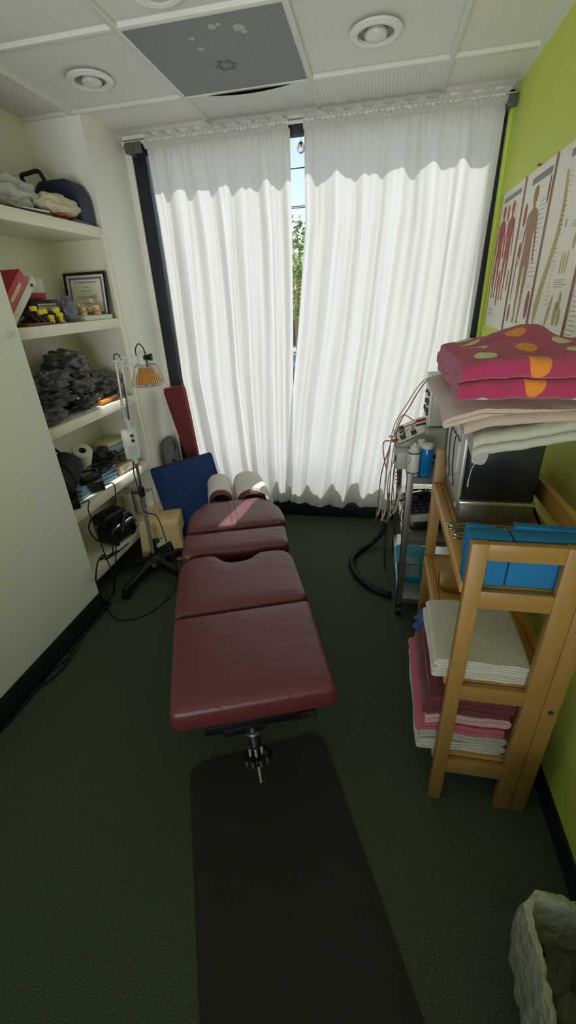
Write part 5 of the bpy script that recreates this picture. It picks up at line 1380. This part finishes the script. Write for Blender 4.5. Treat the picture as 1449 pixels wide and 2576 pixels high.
obj('muscle_figure', flat([figure(2.655, 1.51, .43, .42)]), 'muscle', t)
[obj('detail_figure', flat([q_]), 'muscle', t) for q_ in [ell(2.74, 1.90, .018, .035), ell(2.735, 1.60, .022, .05), ell(2.73, 1.52, .014, .04), ell(2.56, 1.60, .010, .05), ell(2.87, 1.62, .010, .05)]]
obj('printed_text', flat(lines(2.57, 2.62, 1.82, 1.92, 8, rp)+lines(2.72, 2.86, 1.43, 1.47, 4, rp)), 'lineink', t)
t = poster(2.497, 2.128, 'anatomy poster of a single brown standing figure, second from the window')
obj('title_bar', flat([rct(2.16, 2.40, 1.950, 1.974)]), 'greyink', t)
obj('standing_figure', flat([figure(2.315, 1.42, .52, .50)]), 'muscle2', t)
[obj('detail_figure', flat([q_]), 'muscle', t) for q_ in [ell(2.43, 1.85, .022, .045), ell(2.445, 1.62, .008, .11), ell(2.16, 1.90, .010, .045), ell(2.175, 1.50, .024, .055), ell(2.44, 1.46, .018, .04), ell(2.43, 1.72, .015, .03)]]
obj('printed_text', flat(lines(2.38, 2.47, 1.76, 1.80, 4, rp)+lines(2.15, 2.24, 1.60, 1.88, 18, rp)+lines(2.15, 2.22, 1.56, 1.58, 2, rp)), 'lineink', t)
t = poster(2.118, 1.722, 'anatomy poster of one long curved yellowish spine, third from the window')
obj('title_bar', flat([rct(1.76, 1.98, 1.955, 1.978)]), 'greyink', t)
sp = []; 
def spc(w): return 1.985-.06*math.sin(w*5.2)*.6 + .035*w - .0, 1.925-.50*w
L_, R_2 = [], []
for i in range(41):
    w = i/40; y, z = spc(w); wd = (.008+.020*w**.8)*(1 if w < .86 else max(.12, (1-w)/.14)) + .0022*(i % 2)
    L_.append((y-wd, z)); R_2.append((y+wd, z))
obj('spine_print', flat([L_+R_2[::-1]]), 'spineprint', t)
[obj('detail_figure', flat([q_]), 'spineprint', t) for q_ in [ell(1.80, 1.83, .020, .026), ell(1.79, 1.70, .012, .024), ell(1.87, 1.64, .006, .036), ell(1.845, 1.64, .006, .036), ell(1.82, 1.64, .006, .036), ell(1.90, 1.485, .014, .055, rot=.3), ell(1.83, 1.48, .018, .04), ell(1.81, 1.52, .014, .03), ell(1.79, 1.47, .014, .03)]]
[obj('blue_detail', flat([q_]), 'blueprint', t) for q_ in [ell(1.775, 1.79, .014, .020), ell(1.90, 1.76, .006, .014)]]
obj('printed_text', flat(lines(1.93, 1.955, 1.50, 1.92, 30, rp)+lines(1.76, 1.86, 1.85, 1.90, 5, rp)+lines(1.76, 1.84, 1.74, 1.76, 3, rp)+lines(1.76, 1.90, 1.56, 1.59, 4, rp)), 'lineink', t)
t = poster(1.712, 1.25, 'anatomy poster cut off by the right edge of the picture')
obj('printed_text', flat(lines(1.62, 1.69, 1.40, 1.60, 14, rp)), 'lineink', t)
pc = at(1362, 414, 'x', XP)
tag(obj('push_pin', B().cyl(pc, pc+Vector((-.012, 0, 0)), .0035, n=12).cyl(pc+Vector((-.010, 0, 0)), pc+Vector((-.013, 0, 0)), .006, n=12), 'red'), 'tiny red push pin above the second poster', 'push pin')

# ------------------------------------------------------------------ waste bin
bx0, bx1, by0, by1, bh = .384, .600, .290, .545, .345
t = thing('waste_bin', ((bx0+bx1)/2, (by0+by1)/2, 0), 'waste bin with a milky plastic liner folded over its rim by the green wall', 'waste bin')
P_ = densify(roundpoly([(bx0, by0), (bx1, by0), (bx1, by1), (bx0, by1)], .045, 8), .007)
obj('tub', B().loft([[Vector((x, y, z)) for x, y in inset(P_, d)] for d, z in ((.035, .0), (.032, .004), (0, bh-.02), (-.004, bh-.018), (-.004, bh), (.004, bh), (.036, .01))], cap=False).prism([(x, y, .002) for x, y in inset(P_, .034)], (0, 0, .004)), 'bin', t)
q = B(); rings = []
for k_, (d, z, am) in enumerate(((-.006, bh-.20, .020), (-.012, bh-.15, .014), (-.016, bh-.08, .008), (-.014, bh-.02, .004), (-.008, bh+.012, .003), (.004, bh+.012, .003), (.014, bh-.03, .006), (.022, bh-.10, .010), (.032, bh-.18, .012))):
    rg = []
    for i, (x, y) in enumerate(inset(P_, d)):
        n_ = 1.6*nz((x*26, y*26, k_*.25)); x2 = x+(x-(bx0+bx1)/2)*am*4*n_; y2 = y+(y-(by0+by1)/2)*am*4*n_
        wr = .007*nz((x*60, y*60, 2+k_*.12))+.004*nz((x*130, y*130, 5+k_*.1)); ln_ = math.hypot(x-(bx0+bx1)/2, y-(by0+by1)/2)
        x2 += wr*(x-(bx0+bx1)/2)/ln_; y2 += wr*(y-(by0+by1)/2)/ln_
        rg.append(Vector((min(x2, .6165), y2, z+(.022*nz((x*11, y*11, 4)) if k_ < 2 else .018*nz((x*13, y*13, 1))))))
    rings.append(rg)
q.loft(rings, cap=False)
obj('bin_liner', q, 'liner', t, smooth=60)
o = obj('rubbish', blob((.085, .105, .050), ((bx0+bx1)/2, (by0+by1)/2, bh-.16), .45, 7, seed=77, fold=.8), 'trash', None, 40); tag(o, 'crumpled rubbish inside the lined waste bin', 'rubbish')

# ------------------------------------------------------------------ outside the window
struct('ground_outside', B().bx(-40, 60, YW+.15, 80, -.30, -.20), mat('pale asphalt', (178, 172, 160), .9, noise_s=3, amt=.1))
struct('lawn_outside', B().bx(-40, 60, 9.5, 15, -.21, -.14), mat('dry lawn', (150, 158, 88), .9, noise_s=6, amt=.3))
struct('kerb_outside', B().bx(-40, 60, 9.2, 9.5, -.21, -.08), mat('light kerb', (214, 210, 200), .8))
leafm = mat('palm leaf', (150, 180, 70), .5, noise_s=3, amt=.3); leafd = mat('broad leaf', (112, 146, 70), .6, noise_s=3, amt=.4)
def palm(c, h, fr, seed, lab):
    t = thing('palm_tree', c, lab, 'palm'); c = Vector(c); r_ = random.Random(seed)
    obj('trunk', B().tube([c, c+Vector((.05, 0, h*.5)), c+Vector((0, .05, h))], [.16, .13, .12], 12), 'cardboard', t)
    q = B()
    for i in range(fr):
        an = 2*PI*i/fr+r_.uniform(-.2, .2); el_ = r_.uniform(-.1, 1.3); L0 = r_.uniform(1.5, 2.2)
        d_ = Vector((math.cos(an), math.sin(an), 0)); pts = []
        for j in range(9):
            w = j/8; pts.append(c+Vector((0, 0, h))+d_*L0*w*math.cos(el_*.8)+Vector((0, 0, L0*w*math.sin(el_)-1.0*w*w)))
        q.tube(pts, .015, 4)
        s_ = Vector((-d_.y, d_.x, 0))
        for j in range(1, 9):
            for sg in (-1, 1):
                for off in (0, .5):
                    p_ = pts[j-1].lerp(pts[j], off); tip = p_+s_*sg*.38*(1-abs(j/8-.45))+d_*.22+Vector((0, 0, -.10)); v_ = (tip-p_)
                    n_ = v_.cross(Vector((0, 0, 1))).normalized()*.018
                    vs = [q.bm.verts.new(x) for x in (p_-n_, p_+n_, p_.lerp(tip, .6)+n_*1.2, tip, p_.lerp(tip, .6)-n_*1.2)]
                    q.bm.faces.new(vs)
    o = obj('fronds', q, leafm, t, smooth=0)
def tree(c, r, seed, lab):
    t = thing('shade_tree', (c[0], c[1], -.14), lab, 'tree'); r_ = random.Random(seed)
    obj('trunk', B().tube([(c[0], c[1], -.14), (c[0], c[1], c[2]-r*.3)], .14, 10), 'cardboard', t)
    q = B()
    for i in range(420):
        p_ = Vector((r_.gauss(0, 1), r_.gauss(0, 1), r_.gauss(0, 1))).normalized()*r*r_.uniform(.5, 1)+Vector(c)
        a = Vector((r_.gauss(0, 1), r_.gauss(0, 1), r_.gauss(0, 1))).normalized(); b_ = a.orthogonal().normalized(); s_ = r*.09
        vs = [q.bm.verts.new(p_+x) for x in (a*s_, b_*s_*.6, -a*s_, -b_*s_*.6)]; q.bm.faces.new(vs)
    obj('crown', q, leafd, t, smooth=0)
def ray(px, py, y): return at(px, py, 'y', y)
g0 = ray(748, 700, 11.5)
palm((g0.x+.05, 11.8, -.14), max(.9, ray(748, 690, 11.8).z+.14), 26, 3, 'bright green palm seen through the curtain gap')
palm((g0.x+5.0, 13.5, -.14), 2.6, 22, 8, 'palm beyond the lawn behind the right curtain')
palm((g0.x-5.2, 13.0, -.14), 2.4, 22, 12, 'palm beyond the lawn behind the left curtain')
c_ = ray(750, 640, 22); tree((c_.x, 22, c_.z), 1.5, 4, 'distant dark tree above the palm in the gap')
c_ = ray(750, 740, 16); tree((c_.x, 16, c_.z), 1.0, 5, 'bushy tree behind the palm in the gap')
for i, (py, y) in enumerate(((423, 14), (519, 16), (523, 16.6))):
    c_ = ray(750, py, y); t = obj('outside_power_line', B().tube([c_+Vector((-20, 0, .1)), c_, c_+Vector((20, 0, .1))], .014, 6), 'ink')
    tag(t, ['single power line high in the curtain gap', 'upper power line of the close pair in the gap', 'lower power line of the close pair in the gap'][i], 'power line', 'power lines outside')
# parked cars
def car(c, col, lab):
    t = thing('parked_car', c, lab, 'car'); c = Vector(c)
    side = [(-2.1, .28), (-2.15, .62), (-1.9, .78), (-1.25, .86), (-.75, 1.32), (.65, 1.34), (1.25, .92), (2.0, .84), (2.15, .6), (2.1, .28)]
    obj('body', B().prism([c+Vector((x, -.85, z)) for x, z in side], (0, 1.7, 0)), mat(lab[:12]+' paint', col, .3, coat=.5), t)
    gl = [(-1.12, .90), (-.70, 1.27), (.60, 1.29), (1.08, .93)]
    obj('side_window', B().prism([c+Vector((x, -.86, z)) for x, z in gl], (0, .012, 0)), 'devdark', t)
    for x in (-1.35, 1.35): obj('wheel', B().cyl(c+Vector((x, -.88, .32)), c+Vector((x, -.70, .32)), .32, n=28).cyl(c+Vector((x, .70, .32)), c+Vector((x, .88, .32)), .32, n=28), 'black', t)
g1 = ray(742, 860, 7.0)
car((g1.x+1.5, 7.4, -.20), (60, 84, 120), 'dark blue car parked beyond the curtain gap')
g2 = ray(742, 785, 14)
car((g2.x-2.0, 19.0, -.14), (60, 62, 84), 'dark car far beyond the lawn')

# ------------------------------------------------------------------ light
w = bpy.data.worlds.new('sky'); sc.world = w; w.use_nodes = True
nt = w.node_tree; N = nt.nodes; L = nt.links
bg = N['Background']; sky = N.new('ShaderNodeTexSky'); sky.sky_type = 'NISHITA'; sky.sun_disc = False
EL, AZ = math.radians(54.5), math.radians(12.7)
sky.sun_elevation = EL; sky.sun_rotation = AZ; sky.air_density = 1.2; sky.dust_density = 1.5; sky.altitude = 0
L.new(sky.outputs[0], bg.inputs[0]); bg.inputs[1].default_value = .16
s = bpy.data.lights.new('sun', 'SUN'); s.energy = 5.5; s.angle = math.radians(.53); s.color = (1, .975, .935)
so = bpy.data.objects.new('sun', s); C.objects.link(so)
d_ = Vector((math.sin(AZ)*math.cos(EL), math.cos(AZ)*math.cos(EL), math.sin(EL)))
so.rotation_euler = d_.to_track_quat('Z', 'Y').to_euler(); so.location = (0, 6, 6)
# daylight portal at the window opening (guides sampling of the sky only)
a = bpy.data.lights.new('window_portal', 'AREA'); a.shape = 'RECTANGLE'; a.size = 1.98; a.size_y = 2.2; a.cycles.is_portal = True
ao = bpy.data.objects.new('window_portal', a); C.objects.link(ao); ao.location = (-.42, YW+.06, 1.27); ao.rotation_euler = (math.radians(-90), 0, 0)

sc.view_settings.view_transform = 'Standard'; sc.view_settings.look = 'None'; sc.view_settings.gamma = 1
sc.view_settings.use_curve_mapping = False
sc.view_settings.exposure = 0.06
cy = sc.cycles
cy.max_bounces = 14; cy.diffuse_bounces = 8; cy.transmission_bounces = 10; cy.transparent_max_bounces = 16; cy.glossy_bounces = 4
cy.caustics_reflective = False; cy.caustics_refractive = False
cy.use_denoising = True; cy.denoiser = 'OPENIMAGEDENOISE'
cy.sample_clamp_indirect = 8
